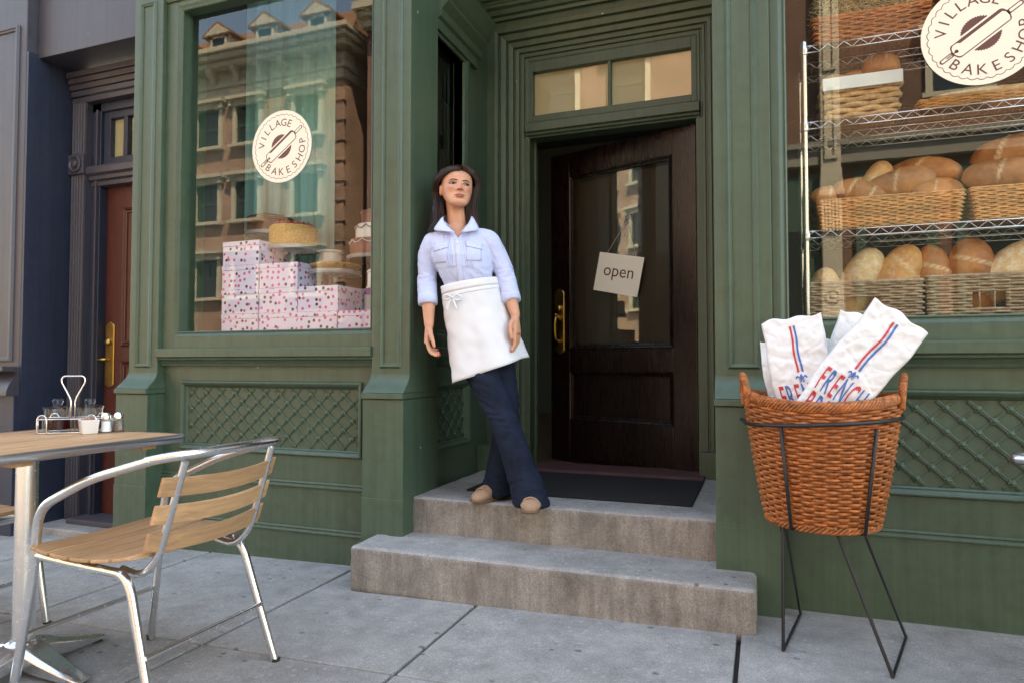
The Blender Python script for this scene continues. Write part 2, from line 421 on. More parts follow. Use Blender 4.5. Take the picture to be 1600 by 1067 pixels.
def lattice(parent, x0, x1, z0, z1, y, dx=.104, dz=.092, T=None, ox=0, vis=None):
    # two families of flat straps with a rosette at each crossing, clipped to the panel; T maps (x, y, z) of the panel to the wall
    lp = empty('lattice_panel', (0, 0, 0), parent=parent)
    T = T or Matrix.Identity(4)
    nx = int((x1-x0)/dx)+2; cx = x0 + .028 + ox
    def clip(p, d):
        t0, t1 = -9, 9
        for a, lo_, hi in ((0, x0+.002, x1-.002), (1, z0+.002, z1-.002)):
            if abs(d[a]) < 1e-9: continue
            u, v = (lo_-p[a])/d[a], (hi-p[a])/d[a]
            if u > v: u, v = v, u
            t0, t1 = max(t0, u), min(t1, v)
        return (t0, t1) if t1 - t0 > .02 else None
    L = math.hypot(dx, dz)
    for fam, d, yo in ((0, (dx/L, -dz/L), .0075), (1, (dx/L, dz/L), .0045)):
        for i in range(-12, nx+12):
            p = (cx + i*dx, z1 - .03); c = clip(p, d)
            if not c: continue
            a = (p[0]+d[0]*c[0], p[1]+d[1]*c[0]); b = (p[0]+d[0]*c[1], p[1]+d[1]*c[1])
            nrm = (-d[1], d[0]); m = MB(); m.T = T
            rs = []
            for q in (a, b):
                rs.append([(q[0]+nrm[0]*w_, y-h_, q[1]+nrm[1]*w_) for w_, h_ in ((-.0072, .0), (-.0072, yo*.8), (-.003, yo), (-.002, yo-.0015), (.002, yo-.0015), (.003, yo), (.0072, yo*.8), (.0072, .0))])
            m.rings(rs); m.build('lattice_strap', GREEN, lp)
    rows = int((z1-z0)/(dz/2))+2
    for j in range(rows):
        for i in range(-1, nx+1):
            x = cx + i*dx + (dx/2 if j % 2 else 0); z = z1 - .03 - j*dz/2
            if x0+.012 < x < x1-.012 and z0+.012 < z < z1-.012:
                o = link('rosette', ROS, lp); o.matrix_basis = T @ Matrix.Translation((x, y-.003, z)) @ Matrix.Rotation(random.uniform(-.2, .2), 4, 'Y')
    return lp
PANPROF = [(-.040, -.018), (-.036, -.012), (-.030, -.008), (-.026, .006), (-.018, .012), (-.010, .016), (-.004, .014), (.0, .006), (.002, .0)]
def apron(xa, xb, p0, p1, zp0, zp1, lines, zl=None, ox=0, z_in=None):
    a_ = empty('apron_wall', (0, 0, 0), parent=shop)
    m = MB()
    m.box(xa, p0, YW, YW+.06, -.25, .99); m.box(p1, xb, YW, YW+.06, -.25, .99)
    m.box(p0, p1, YW, YW+.06, zp1, .99); m.box(p0, p1, YW, YW+.06, -.25, zp0); m.box(p0-.01, p1+.01, YW+.018, YW+.05, zp0-.01, zp1+.01)
    m.build('boarding', GREEN, a_)
    f = MB(); f.frame(p0, p1, zp0, zp1, PANPROF, YW); f.build('panel_moulding', GREEN, a_)
    for zt in lines:
        b = MB(); b.extrude([(YW+.01, zt+.022), (YW-.006, zt+.020), (YW-.010, zt+.012), (YW-.006, zt+.008), (YW-.006, zt+.002), (YW-.013, zt-.004), (YW-.012, zt-.012), (YW+.01, zt-.014)], 0, xa, xb)
        b.build('bead_moulding', GREEN, a_, bevel=.0015)
    if True:
        k = MB(); k.box(xa, xb, YW-.004, YW+.02, -.24, lines[-1]-.014); k.build('base_board', GREEN, a_)
    return lattice(a_, p0+.042, p1-.042, zp0+.042, zp1-.042, YW+.018, ox=ox)
apron(-3.325, -1.87, -3.19, -1.952, .507, .905, (.352, .112))
apron(.045, 2.44, .16, 2.32, .487, .902, (.336,), ox=.012)
# --- recess: left side with its own narrow window, back wall with door casing
XL, YB, ZF = -1.69, 4.10, .338
side = empty('recess_side_wall', (0, 0, 0), parent=shop)
Ts = Matrix(((0, -1, 0, XL), (1, 0, 0, 0), (0, 0, 1, 0), (0, 0, 0, 1)))      # panel x -> world Y, panel -y -> world +X
m = MB(); m.T = Ts
PY0, PY1 = 3.262, 3.765
m.box(3.20, PY0, 0, .05, .2, .93); m.box(PY1, 4.3, 0, .05, .2, .93); m.box(PY0, PY1, 0, .05, .2, .525); m.box(PY0, PY1, 0, .05, .895, .93); m.box(PY0-.01, PY1+.01, .018, .05, .51, .91)
m.box(3.20, 3.27, 0, .06, .93, 4); m.box(3.665, 4.3, 0, .06, .93, 4); m.box(3.27, 3.665, 0, .06, .93, 1.185); m.box(3.27, 3.665, 0, .06, 2.83, 4)
m.build('side_boarding', GREEN, side, bevel=.002)
f = MB(); f.T = Ts; f.frame(PY0, PY1, .525, .895, PANPROF, 0); f.build('panel_moulding', GREEN, side)
lattice(side, PY0+.042, PY1-.042, .525+.042, .895-.042, .018, T=Ts)
f = MB(); f.T = Ts; f.frame(3.27, 3.665, 1.185, 2.83, WINPROF[:7], 0); f.build('window_frame', GREEN, side)
g = MB(); g.T = Ts; g.add([(3.26, .045, 1.17), (3.67, .045, 1.17), (3.67, .045, 2.84), (3.26, .045, 2.84)], [(0, 1, 2, 3)]); g.build('window_pane', GLASS, side)
h = MB(); h.T = Ts; h.extrude([(.02, 2.85), (-.03, 2.85), (-.036, 2.90), (-.055, 2.91), (-.06, 2.95), (-.10, 2.985), (-.10, 3.0), (-.12, 3.02), (-.15, 3.09), (-.15, 3.12), (.02, 3.12)], 0, 3.26, 3.83)
h.build('window_head_moulding', GREEN, side, bevel=.002)
h = MB(); h.T = Ts; h.extrude([(.02, 1.094), (-.045, 1.086), (-.05, 1.04), (-.03, 1.02), (-.012, .99), (.02, .988)], 0, 3.262, 3.85)
h.build('window_sill', GREEN, side, bevel=.002)
rs_ = MB(); rs_.box(-.15, -.10, 3.2, 4.3, .2, 4); rs_.build('recess_side_wall', GREEN, shop)
# back wall round the door
DX0, DX1, DTOP = -1.425, -.342, 2.462
back = empty('door_casing', (0, 0, 0), parent=shop)
CAS = [(-.02, -.13), (-.02, .0), (-.012, .006), (.0, .008), (.004, .0), (.012, .0), (.016, .012), (.03, .014), (.034, .006), (.042, .006), (.046, .02), (.066, .024), (.07, .012), (.08, .012),
       (.084, .03), (.11, .036), (.116, .022), (.124, .022), (.13, .042), (.16, .05), (.166, .036), (.176, .036), (.182, .055), (.205, .06), (.21, .05), (.262, .05), (.264, .0)]
c = MB(); c.frame(DX0-.005, DX1+.005, ZF-.6, 2.985, CAS, YB, sides='LRT'); c.build('architrave', GREEN, back)
c = MB(); c.box(XL-.02, DX0-.27, YB-.04, YB+.1, ZF, 4); c.box(DX1+.26, -.1, YB-.04, YB+.1, ZF, 4)
c.box(-1.68, -1.562, YB-.06, YB+.1, 3.36, 4); c.build('wall_boarding', GREEN, back, bevel=.003)
c = MB(); c.extrude([(YB+.02, 3.24), (YB-.075, 3.24), (YB-.08, 3.26), (YB-.10, 3.265), (YB-.115, 3.29), (YB-.135, 3.30), (YB-.14, 3.315), (YB-.13, 3.33), (YB-.13, 3.345), (YB-.15, 3.35), (YB-.15, 3.36), (YB+.02, 3.36)], 0, -1.689, -.15)
c.build('cornice_moulding', GREEN, back, bevel=.0015)
for xa, xb in ((-1.688, DX0+.004), (DX1-.004, -.14)):
    c = MB(); c.box(xa, xb, YB-.215 if xa < -1 else YB-.075, YB+.05, ZF-.02, .49); c.build('plinth_block', GREEN, back, bevel=.004)
c = MB()      # jambs and lintel lining
c.box(DX0-.03, DX0+.018, YB-.01, YB+.13, ZF, DTOP); c.box(DX1-.018, DX1+.03, YB-.01, YB+.13, ZF, DTOP)
c.box(DX0+.018, DX0+.035, YB+.075, YB+.13, ZF, DTOP); c.build('door_jamb', GREEN, back, bevel=.003)
# transom light
tr = empty('transom_window', (0, 0, 0), parent=shop)
TX0, TX1, TZ0, TZ1 = -1.388, -.386, 2.612, 2.900
c = MB()
c.box(DX0-.01, TX0, YB+.0, YB+.07, 2.5, 2.985); c.box(TX1, DX1+.01, YB+.0, YB+.07, 2.5, 2.985)
c.box(TX0, TX1, YB+.0, YB+.07, TZ1, 2.985); c.box(TX0, TX1, YB+.0, YB+.07, 2.5, TZ0)
c.box(-.896, -.874, YB+.008, YB+.06, TZ0, TZ1); c.build('transom_frame', GREEN, tr, bevel=.003)
c = MB(); c.extrude([(YB+.1, 2.562), (YB-.035, 2.558), (YB-.042, 2.55), (YB-.042, 2.497), (YB-.025, 2.49), (YB-.02, 2.478), (YB-.005, 2.474), (YB+.0, 2.464), (YB+.1, 2.462)], 0, DX0-.005, DX1+.005)
c.build('transom_bar', GREEN, tr, bevel=.002)
AMBER = simple('cream_blind', (.74, .53, .31), .8, var=.05, scale=3)
for xa, xb in ((TX0, -.896), (-.874, TX1)):
    c = MB(); c.box(xa-.005, xb+.005, YB+.03, YB+.034, TZ0-.005, TZ1+.005); c.build('pane', GLASS, tr)
    c = MB(); c.box(xa-.005, xb+.005, YB+.045, YB+.05, TZ0-.005, TZ1+.005); c.build('window_blind', AMBER, tr)
upm = MB(); upm.box(-1.562, -.14, YB-.0, YB+.004, 3.36, 4.0); upm.build('upper_light', GLASS, shop)
# --- the mass of the building above, behind and beside (brick upper floors, interior)
def brick_mat(name, c1, c2, mortar, sc=1.0, axis=None):
    t = NT(name)
    v = t.map((1, 1, 1), src='Object')
    sp = t.n('ShaderNodeSeparateXYZ'); t.l(v, sp.inputs[0]); cb = t.n('ShaderNodeCombineXYZ')
    t.l(t.math('ADD', sp.outputs[0], sp.outputs[1]), cb.inputs[0]); t.l(sp.outputs[2], cb.inputs[1])
    b = t.n('ShaderNodeTexBrick'); b.inputs['Scale'].default_value = 1.0; b.inputs['Brick Width'].default_value = .22*sc; b.inputs['Row Height'].default_value = .075*sc
    b.inputs['Mortar Size'].default_value = .012*sc; b.inputs['Color1'].default_value = (*c1, 1); b.inputs['Color2'].default_value = (*c2, 1); b.inputs['Mortar'].default_value = (*mortar, 1)
    t.l(cb.outputs[0], b.inputs['Vector'])
    n = t.noise(v, .8, 5, .6); c = t.mix(.8, b.outputs['Color'], t.ramp(n, [(.3, .7), (.65, 1.2)]), 'MULTIPLY')
    t.bsdf(c, .9, 0, t.bump(b.outputs['Fac'], -.4, .01), .2); return t.m
BRICKW = brick_mat('red_brick', (.17, .075, .05), (.12, .055, .04), (.2, .17, .145))
BRICKT = brick_mat('tan_brick', (.38, .19, .12), (.22, .105, .07), (.38, .33, .28))
BRICKD = brick_mat('dark_red_brick', (.25, .10, .075), (.17, .075, .06), (.26, .22, .2))
CREAM = simple('cream_stone', (.46, .42, .34), .8, var=.1, scale=2)
um = MB(); um.box(-3.6, 14, 2.95, 3.2, 3.9, 10.5); um.box(-3.6, 14, 3.2, 12, 10.2, 10.5); um.box(13.8, 14, 3.2, 12, -.3, 10.2); um.box(-3.6, -3.4, 3.2, 12, 4.0, 10.2)
um.build('upper_wall', BRICKW, shop)
sf = MB(); sf.box(-1.87, .05, 2.97, 4.3, 3.98, 4.06); sf.build('recess_ceiling', GREEN, shop)
INW = simple('interior_plaster', (.05, .055, .045), .85, var=.15, scale=3)
WOODF = simple('interior_floor_wood', (.14, .075, .04), .5, var=.3, scale=2, stretch=(1, 12, 1))
it = MB(); it.box(-3.5, 13, 4.3, 9, .28, .33); it.box(-3.5, XL-.06, 3.2, 4.3, .28, .33); it.box(-.1, 13, 3.2, 4.3, .28, .33); it.build('interior_floor', WOODF, shop)
iw = MB(); iw.box(-3.5, 13, 8.9, 9, .33, 4.1); iw.box(-3.5, -3.4, 3.1, 8.9, .33, 4.1); iw.box(6, 6.1, 3.2, 8.9, .33, 4.1); iw.box(-3.5, 13, 3.2, 9, 4.0, 4.1); iw.build('interior_wall', INW, shop)
# ================================================================== open door with its glass and brass handle
DOORW = simple('dark_mahogany', (.009, .003, .0026), .28, var=.35, scale=5, stretch=(14, 14, 1), bump=.2, bscale=60)
BRASS = simple('aged_brass', (.50, .32, .10), .32, 1.0, var=.2, scale=20, bump=.2)
dn = empty('door', (DX1-.022, YB+.085, ZF+.012), R(0), parent=shop)
DW, DH = 1.075, 2.105
dm = MB()      # local: hinge at origin, leaf runs to -x, thickness along y
st = .155
dm.box(-DW, -DW+st, -.022, .022, 0, DH); dm.box(-st, 0, -.022, .022, 0, DH)
dm.box(-DW+st, -st, -.022, .022, 0, .27); dm.box(-DW+st, -st, -.022, .022, .60, .75); dm.box(-DW+st, -st, -.022, .022, DH-.16, DH)
dm.box(-DW+st, -st, -.008, .008, .27, .60)
dm.build('door_leaf', DOORW, dn, bevel=.003)
for (za, zb) in ((.27, .60), (.75, DH-.16)):
    f = MB(); f.frame(-DW+st, -st, za, zb, [(-.03, -.014), (-.026, -.006), (-.018, -.004), (-.012, .004), (-.004, .007), (.002, .001)], -.022); f.build('panel_moulding', DOORW, dn)
f = MB(); f.box(-DW+st-.004, -st+.004, -.003, .003, .746, DH-.156); f.build('pane', GLASS, dn)
def handle_set(parent, T, mat, lever=False):
    p = MB(); p.T = T
    w_, h_ = .041, .20
    pts = [(-w_, -h_), (-w_*.7, -h_-.012), (0, -h_-.022), (w_*.7, -h_-.012), (w_, -h_), (w_, h_), (w_*.7, h_+.014), (0, h_+.028), (-w_*.7, h_+.014), (-w_, h_)]
    p.rings([[(x, 0, z) for x, z in pts], [(x, -.007, z) for x, z in pts], [(x*.9, -.010, z*.985) for x, z in pts]])
    hp = p.build('handle_plate', mat, parent, bevel=.002)
    q = MB(); q.T = T; q.T = T @ Matrix.Rotation(R(90), 4, 'X')
    q.lathe([(.026, .0), (.026, .016), (.022, .022), (.012, .026), (.0, .027)], (0, .09, .008), 20); q.build('lock_cylinder', mat, hp, smooth=True, ang=40)
    g_ = MB(); g_.T = T
    if lever:
        g_.tube([(0, -.008, -.03), (0, -.045, -.03), (-.02, -.05, -.03), (-.095, -.05, -.035)], [.011, .011, .010, .008], 10)
    else:
        g_.tube(smoothpath([(0, -.008, .02), (0, -.045, .03), (0, -.062, -.02), (0, -.06, -.09), (0, -.045, -.13), (0, -.01, -.135)], 6), .010, 10)
        g_.tube([(0, -.008, .035), (0, -.05, .042), (0, -.06, .05)], [.008, .012, .006], 8)
    g_.build('grip', mat, hp, smooth=True)
    return hp
handle_set(dn, Matrix.Translation((-DW+.075, -.022, .94)), BRASS)
dn.rotation_euler = (0, 0, R(-18.5))
th = MB(); th.extrude([(3.93, ZF-.01), (3.93, ZF+.006), (3.96, ZF+.020), (4.24, ZF+.020), (4.24, ZF-.01)], 0, DX0-.02, DX1+.02)
th.build('threshold', simple('worn_oxblood_sill', (.10, .045, .045), .6, var=.3, scale=10), shop, bevel=.003)
# ================================================================== neighbouring building
nb = thing('navy_building', 'navy and plum grey painted shopfront beside the green bakery', 'building')
NY0 = 2.96
m = MB(); m.box(-8.0, -4.515, NY0, 3.2, -.3, 4); m.build('pilaster', PLUM, nb, bevel=.004)
f = MB(); f.frame(-5.2, -4.60, 1.03, 3.22, [(-.02, .001), (-.016, .008), (-.006, .01), (.0, .016), (.012, .016), (.018, .001)], NY0); f.build('panel_moulding', PLUM, nb)
m = MB(); rs = []
for k in range(10):
    t = k/9; z = .80 + t*.15; s_ = math.cos(t*math.pi/2)
    rs.append([(-8, NY0-.002-.085*s_*0.9, z), (-4.513+.0*s_, NY0-.002-.085*s_*0.9, z), (-4.513, 3.1, z), (-8, 3.1, z)])
m.rings(rs); m.build('swept_cap', PLUM, nb, smooth=True, ang=40)
m = MB(); m.box(-8, -4.512, NY0-.105, 3.1, .955, .985); m.build('band', PLUM, nb, bevel=.004)
m = MB(); m.box(-8, -4.512, NY0-.03, 3.1, -.3, .80); m.build('pedestal', NAVY, nb, bevel=.004)
m = MB(); m.box(-4.513, -4.495, NY0+.002, 3.32, -.3, 3.05); m.build('return_wall', NAVY, nb)
m = MB(); m.box(-4.513, -3.552, NY0+.07, 3.35, 3.03, 4); m.build('door_header', PLUM, nb, bevel=.004)
NYD = 3.27
m = MB(); m.box(-4.5, -4.485, NYD, NYD+.1, -.3, 3.03); m.build('wall_strip', NAVY, nb)
# fluted column casing round the door
m = MB()
for k in range(5):
    x = -4.475 + k*.026
    m.lathe([(.011, -.2), (.011, 2.30)], (x, NYD-.004, 0), 8)
m.box(-4.488, -4.355, NYD, NYD+.05, -.2, 2.80); m.build('fluted_casing', PLUM, nb)
m = MB()
for k in range(5):
    x = -4.475 + k*.026
    m.lathe([(.011, 2.44), (.011, 2.80 - .0*k)], (x, NYD-.004, 0), 8)
m.build('fluted_casing', PLUM, nb)
m = MB(); m.box(-4.495, -4.348, NYD-.03, NYD+.03, 2.30, 2.44); bo = m.build('rosette_block', PLUM, nb, bevel=.004)
m = MB(); m.T = Matrix.Translation((-4.42, NYD-.03, 2.37)) @ Matrix.Rotation(R(90), 4, 'X')
m.lathe([(.058, 0), (.058, .01), (.048, .014), (.04, .004), (.026, .004), (.024, .014), (.012, .02), (0, .021)], n=24); m.build('rosette', PLUM, bo, smooth=True, ang=40)
for k, (zz, yy) in enumerate(((2.80, .0), (2.845, .012), (2.885, .024), (2.925, .036), (2.965, .05))):
    m = MB(); m.box(-4.488, -3.5, NYD-.012-yy, NYD+.05, zz, zz+.038); m.build('header_moulding', PLUM, nb, bevel=.004)
m = MB(); m.box(-4.355, -4.27, NYD+.04, NYD+.12, -.2, 2.80); m.box(-4.355, -3.5, NYD+.04, NYD+.12, 2.74, 2.80)
m.build('door_frame', NAVY, nb, bevel=.004)
m = MB(); m.box(-4.30, -4.283, NYD+.02, NYD+.06, -.1, 2.75); m.build('frame_bead', PLUM, nb, bevel=.003)
m = MB(); m.extrude([(NYD+.1, 2.36), (NYD+.0, 2.355), (NYD-.01, 2.34), (NYD-.01, 2.30), (NYD+.01, 2.285), (NYD+.01, 2.26), (NYD+.03, 2.25), (NYD+.03, 2.22), (NYD+.1, 2.22)], 0, -4.345, -3.5); m.build('transom_bar', PLUM, nb, bevel=.003)
ntw = empty('transom_window', parent=nb)
m = MB(); m.box(-4.27, -4.205, NYD+.06, NYD+.1, 2.36, 2.75); m.box(-4.205, -3.5, NYD+.06, NYD+.1, 2.36, 2.42); m.box(-4.205, -3.5, NYD+.06, NYD+.1, 2.69, 2.75); m.box(-4.085, -4.045, NYD+.06, NYD+.1, 2.42, 2.69)
m.build('transom_frame', NAVY, ntw, bevel=.004)
for xa, xb in ((-4.205, -4.085), (-4.045, -3.5)):
    m = MB(); m.box(xa-.003, xb+.003, NYD+.08, NYD+.083, 2.415, 2.695); m.build('pane', GLASS, ntw)
    m = MB(); m.box(xa-.003, xb+.003, NYD+.095, NYD+.1, 2.415, 2.695); m.build('window_blind', simple('yellowed_blind', (.62, .46, .24), .8, var=.06), ntw)
nd = empty('door', parent=nb)
m = MB(); m.box(-4.272, -3.5, NYD+.10, NYD+.15, -.02, 2.225); m.build('door_leaf', REDP, nd)
for za, zb in ((1.12, 2.07), (.83, 1.02), (.12, .73)):
    f = MB(); f.frame(-4.11, -3.65, za, zb, [(-.04, .0), (-.036, .008), (-.026, .010), (-.02, .002), (-.014, .010), (-.006, .014), (.0, .01), (.004, .0)], NYD+.10); f.build('panel_moulding', REDP, nd)
handle_set(nd, Matrix.Translation((-4.215, NYD+.10, 1.06)), BRASS, lever=True)
m = MB(); m.box(-4.35, -3.5, 3.17, 3.5, -.3, -.02); m.build('door_step', simple('dark_sill_stone', (.06, .06, .068), .7, var=.2), nb, bevel=.012)
m = MB(); m.box(-4.7, -3.57, 3.05, 3.5, -.3, -.055); m.build('door_step', CONC, nb, bevel=.01)
m = MB(); m.box(-12, -3.6, 2.95, 3.3, 4, 9.6); m.box(-12, -3.6, 3.3, 12, 9.4, 9.6); m.build('upper_wall', BRICKT, nb)
# ================================================================== houses across the road (they show in the window panes)
YO = -13.9
DGL = simple('dark_sash_glass', (.02, .03, .032), .08, var=.1, bump=0)
SASH = simple('green_sash_paint', (.03, .075, .06), .5)
TILE = simple('brown_roof_tile', (.23, .12, .07), .85, var=.4, scale=6, stretch=(4, 4, 1))
SHOPG = simple('dark_green_shop_paint', (.03, .07, .055), .5)
def sash_window(b, x, z0, z1, w_, hood=True, yo=YO):
    wn = empty('window', parent=b)
    m = MB(); m.box(x-w_/2, x+w_/2, yo-.12, yo-.10, z0, z1); m.build('pane', DGL, wn)
    m = MB()
    m.box(x-w_/2, x+w_/2, yo-.10, yo-.06, (z0+z1)/2-.03, (z0+z1)/2+.03); m.box(x-.02, x+.02, yo-.10, yo-.07, (z0+z1)/2, z1)
    m.box(x-w_/2, x-w_/2+.06, yo-.1, yo-.05, z0, z1); m.box(x+w_/2-.06, x+w_/2, yo-.1, yo-.05, z0, z1); m.build('sash', SASH, wn)
    m = MB(); m.box(x-w_/2-.16, x-w_/2, yo-.1, yo+.10, z0, z1); m.box(x+w_/2, x+w_/2+.16, yo-.1, yo+.10, z0, z1); m.build('casing', CREAM, wn)
    m = MB(); m.box(x-w_/2-.26, x+w_/2+.26, yo-.1, yo+.22, z0-.12, z0); m.build('sill', CREAM, wn)
    if hood:
        m = MB(); m.box(x-w_/2-.2, x+w_/2+.2, yo-.1, yo+.16, z1, z1+.22); m.box(x-w_/2-.34, x+w_/2+.34, yo-.1, yo+.32, z1+.22, z1+.34)
        m.box(x-w_/2-.26, x-w_/2-.12, yo+.0, yo+.24, z1+.0, z1+.22); m.box(x+w_/2+.12, x+w_/2+.26, yo+.0, yo+.24, z1+.0, z1+.22); m.build('hood', CREAM, wn)
def wall_with_holes(b, x0, x1, y0, y1, z0, z1, holes, mat):
    # facade wall built of blocks round the window openings (holes: x0, x1, z0, z1), so that panes sit back in reveals
    zs = sorted(set([z0, z1] + [h[2] for h in holes] + [h[3] for h in holes])); m = MB()
    for za, zb in zip(zs, zs[1:]):
        cut = sorted((h[0], h[1]) for h in holes if h[2] <= za and h[3] >= zb); x = x0
        for a, c_ in cut:
            m.box(x, a, y0, y1, za, zb); x = c_
        m.box(x, x1, y0, y1, za, zb)
    return m.build('wall', mat, b)
def facade(b, x0, x1, h_, cols, rows, w_, mat, yo=YO, dep=11, hood=True):
    holes = [(x-w_/2, x+w_/2, z0, z1) for x in cols for z0, z1 in rows]
    wall_with_holes(b, x0, x1, yo-.3, yo, 0, h_, holes, mat)
    m = MB(); m.box(x0, x1, yo-dep, yo-.32, 0, h_); m.build('body', mat, b)
    for x in cols:
        for z0, z1 in rows: sash_window(b, x, z0, z1, w_, hood, yo)
ha = thing('mansard_house', 'tan brick house with cream cornice and dormers, reflected in the display window', 'building')
colsA = [-28.8, -26.6, -24.4, -22.2, -19.98, -18.1, -15.4]
facade(ha, -30, -13.85, 11.4, colsA, [(9.3, 10.75), (6.4, 7.85), (3.5, 4.95)], 1.05, BRICKT)
m = MB(); m.box(-30, -13.80, YO-11, YO+.14, 11.15, 11.5); m.box(-30, -13.72, YO-11, YO+.22, 11.5, 11.62); m.box(-30, -13.78, YO-11, YO+.10, 11.62, 12.15)
m.box(-30, -13.45, YO-11, YO+.55, 12.15, 12.35); m.box(-30, -13.3, YO-11, YO+.75, 12.35, 12.55); m.box(-30, -13.2, YO-11, YO+.88, 12.55, 12.75); m.build('cornice', CREAM, ha, bevel=.03)
for k in range(15):
    x = -29.5 + k*1.1; m = MB(); m.extrude([(YO+.1, 11.62), (YO+.22, 11.62), (YO+.3, 11.85), (YO+.52, 12.0), (YO+.52, 12.15), (YO+.1, 12.15)], 0, x-.11, x+.11); m.build('bracket', CREAM, ha)
m = MB(); m.extrude([(YO-.1, 12.75), (YO-.85, 14.0), (YO-1.2, 14.05), (YO-11, 14.05), (YO-11, 12.75)], 0, -30, -13.7); rf = m.build('roof', TILE, ha)
for r_ in range(8):
    z = 12.80 + r_*.15; y = YO-.1-(z-12.75)*.6
    for k in range(58):
        pass
    m = MB(); m.extrude([(y+.05, z), (y+.075, z+.01), (y-.02, z+.16), (y-.06, z+.15)], 0, -30, -13.68); m.build('tile_course', TILE, rf)
for x in (-28.2, -26.0, -23.9, -21.65, -19.5, -17.3, -14.95):
    d = empty('dormer', parent=ha)
    m = MB(); m.box(x-.5, x+.5, YO-1.6, YO+.05, 12.75, 13.62); m.build('dormer_wall', CREAM, d)
    m = MB(); m.extrude([(x-.72, 13.58), (x+.72, 13.58), (x+.72, 13.66), (x, 14.14), (x-.72, 13.66)], 1, YO-1.8, YO+.2); m.build('gable_roof', TILE, d)
    m = MB(); m.extrude([(x-.62, 13.62), (x+.62, 13.62), (x, 14.02)], 1, YO+.14, YO+.215); m.build('gable', CREAM, d)
    m = MB(); m.box(x-.3, x+.3, YO+.06, YO+.075, 12.82, 13.5); m.build('pane', DGL, d)
    m = MB(); m.box(x-.4, x-.3, YO+.05, YO+.12, 12.78, 13.58); m.box(x+.3, x+.4, YO+.05, YO+.12, 12.78, 13.58); m.box(x-.4, x+.4, YO+.05, YO+.12, 13.5, 13.58); m.build('casing', CREAM, d)
m = MB()
for k in range(14):
    m.box(-14.15, -13.78, YO-.05, YO+.05, 1.0+k*.72, 1.36+k*.72)
m.build('quoin_brick', BRICKT, ha)
hb = thing('dark_brick_house', 'dark red brick house across the road beside the mansard house, reflected in the window', 'building')
facade(hb, -12.9, -1.2, 13.4, [-11.3, -8.9, -6.5, -4.1], [(9.6, 11.2), (6.2, 7.8), (3.2, 4.6)], 1.1, BRICKD)
m = MB(); m.box(-13.0, -1.1, YO-11, YO+.3, 12.7, 12.95); m.box(-13.05, -1.05, YO-11, YO+.5, 12.95, 13.15); m.box(-13.1, -1.0, YO-11, YO+.7, 13.15, 13.4); m.build('cornice', CREAM, hb)
hc = thing('columned_shop_house', 'brick house across the road with tall cream shopfront columns, reflected beside the bread shelves', 'building')
facade(hc, -1.0, 16, 13, [-.2, 4.75, 8.2, 10.4, 12.6], [(8.0, 9.4), (10.6, 12.0)], 1.1, BRICKW)
GREYS = simple('grey_lintel_stone', (.22, .21, .18), .8, var=.12, scale=2)
m = MB(); m.box(-1.0, 16, YO+.0, YO+.30, 6.35, 6.8); m.box(-1.0, 16, YO, YO+.42, 6.8, 6.95); m.build('shop_cornice', GREYS, hc)
for x in (-.75, 1.75, 7.2, 10.4):
    cl = empty('column', parent=hc); y0 = YO+.32
    m = MB(); m.box(x-.27, x+.27, YO+.02, y0+.12, 2.2, 3.4); m.build('rosette_block', CREAM, cl, bevel=.02)
    m = MB(); m.T = Matrix.Translation((x, y0+.12, 2.8)) @ Matrix.Rotation(R(-90), 4, 'X'); m.lathe([(.19, 0), (.19, .04), (.15, .05), (.13, .02), (.08, .02), (.06, .05), (0, .06)], n=24); m.build('rosette', CREAM, cl)
    m = MB(); m.box(x-.24, x+.24, YO+.02, y0+.06, 3.4, 4.5); m.build('pedestal', CREAM, cl, bevel=.02)
    m = MB()
    for k in range(6): m.box(x-.24+k*.083, x-.19+k*.083, YO+.02, y0+.14, 4.5, 5.45)
    m.box(x-.25, x+.25, YO+.02, y0+.08, 4.5, 5.45); m.build('fluted_band', CREAM, cl)
    m = MB(); m.box(x-.31, x+.31, YO+.02, y0+.2, 5.45, 5.6); m.box(x-.28, x+.28, YO+.02, y0+.16, 5.6, 5.9); m.box(x-.26, x+.26, YO+.02, y0+.13, 5.9, 6.2); m.build('column_base', CREAM, cl, bevel=.02)
    m = MB(); m.box(x-.24, x+.24, YO+.02, y0+.08, 6.2, 12.2); m.build('shaft', CREAM, cl, bevel=.02)
    for za, zb in ((6.5, 8.4), (8.9, 11.6)):
        f = MB(); f.frame(x-.10, x+.10, za, zb, [(-.03, .0), (-.02, .05), (.05, .05), (.06, .0)], y0+.08)
        f.v = [Vector((p.x, 2*(y0+.08)-p.y, p.z)) for p in f.v]; f.build('shaft_moulding', CREAM, cl)
    m = MB(); m.box(x-.3, x+.3, YO+.02, YO+.46, 0, 2.2); m.build('plinth', CREAM, cl)
for k, x in enumerate((.5, 3.3, 5.6, 8.95)):
    m = MB(); m.box(x-.95, x+.95, YO+.02, YO+.12, 1.0, 6.1); m.build('shop_window', SHOPG, hc)
    m = MB(); m.box(x-.7, x+.7, YO+.125, YO+.13, 1.5, 4.6); m.build('pane', DGL, hc)
hd = thing('tan_brick_corner_house', 'tan brick house far along the road behind the cafe table', 'building')
hd['label'] = 'tan brick house at the far end of the row across the road'
facade(hd, -48, -31, 12, [-46, -43, -40, -37, -34], [(9, 10.6), (5.8, 7.4), (2.6, 4.2)], 1.2, BRICKW)
# ================================================================== doormat
dmt = MB(); dmt.box(-1.46, -.318, 3.225, 3.915, ZF+.001, ZF+.011)
tag(dmt.build('doormat', simple('black_mat_fibre', (.012, .012, .014), .95, var=.4, scale=60, bump=1.0, bscale=500, bdist=.004), bevel=.003), 'black fibre doormat lying on the top step before the door', 'doormat')
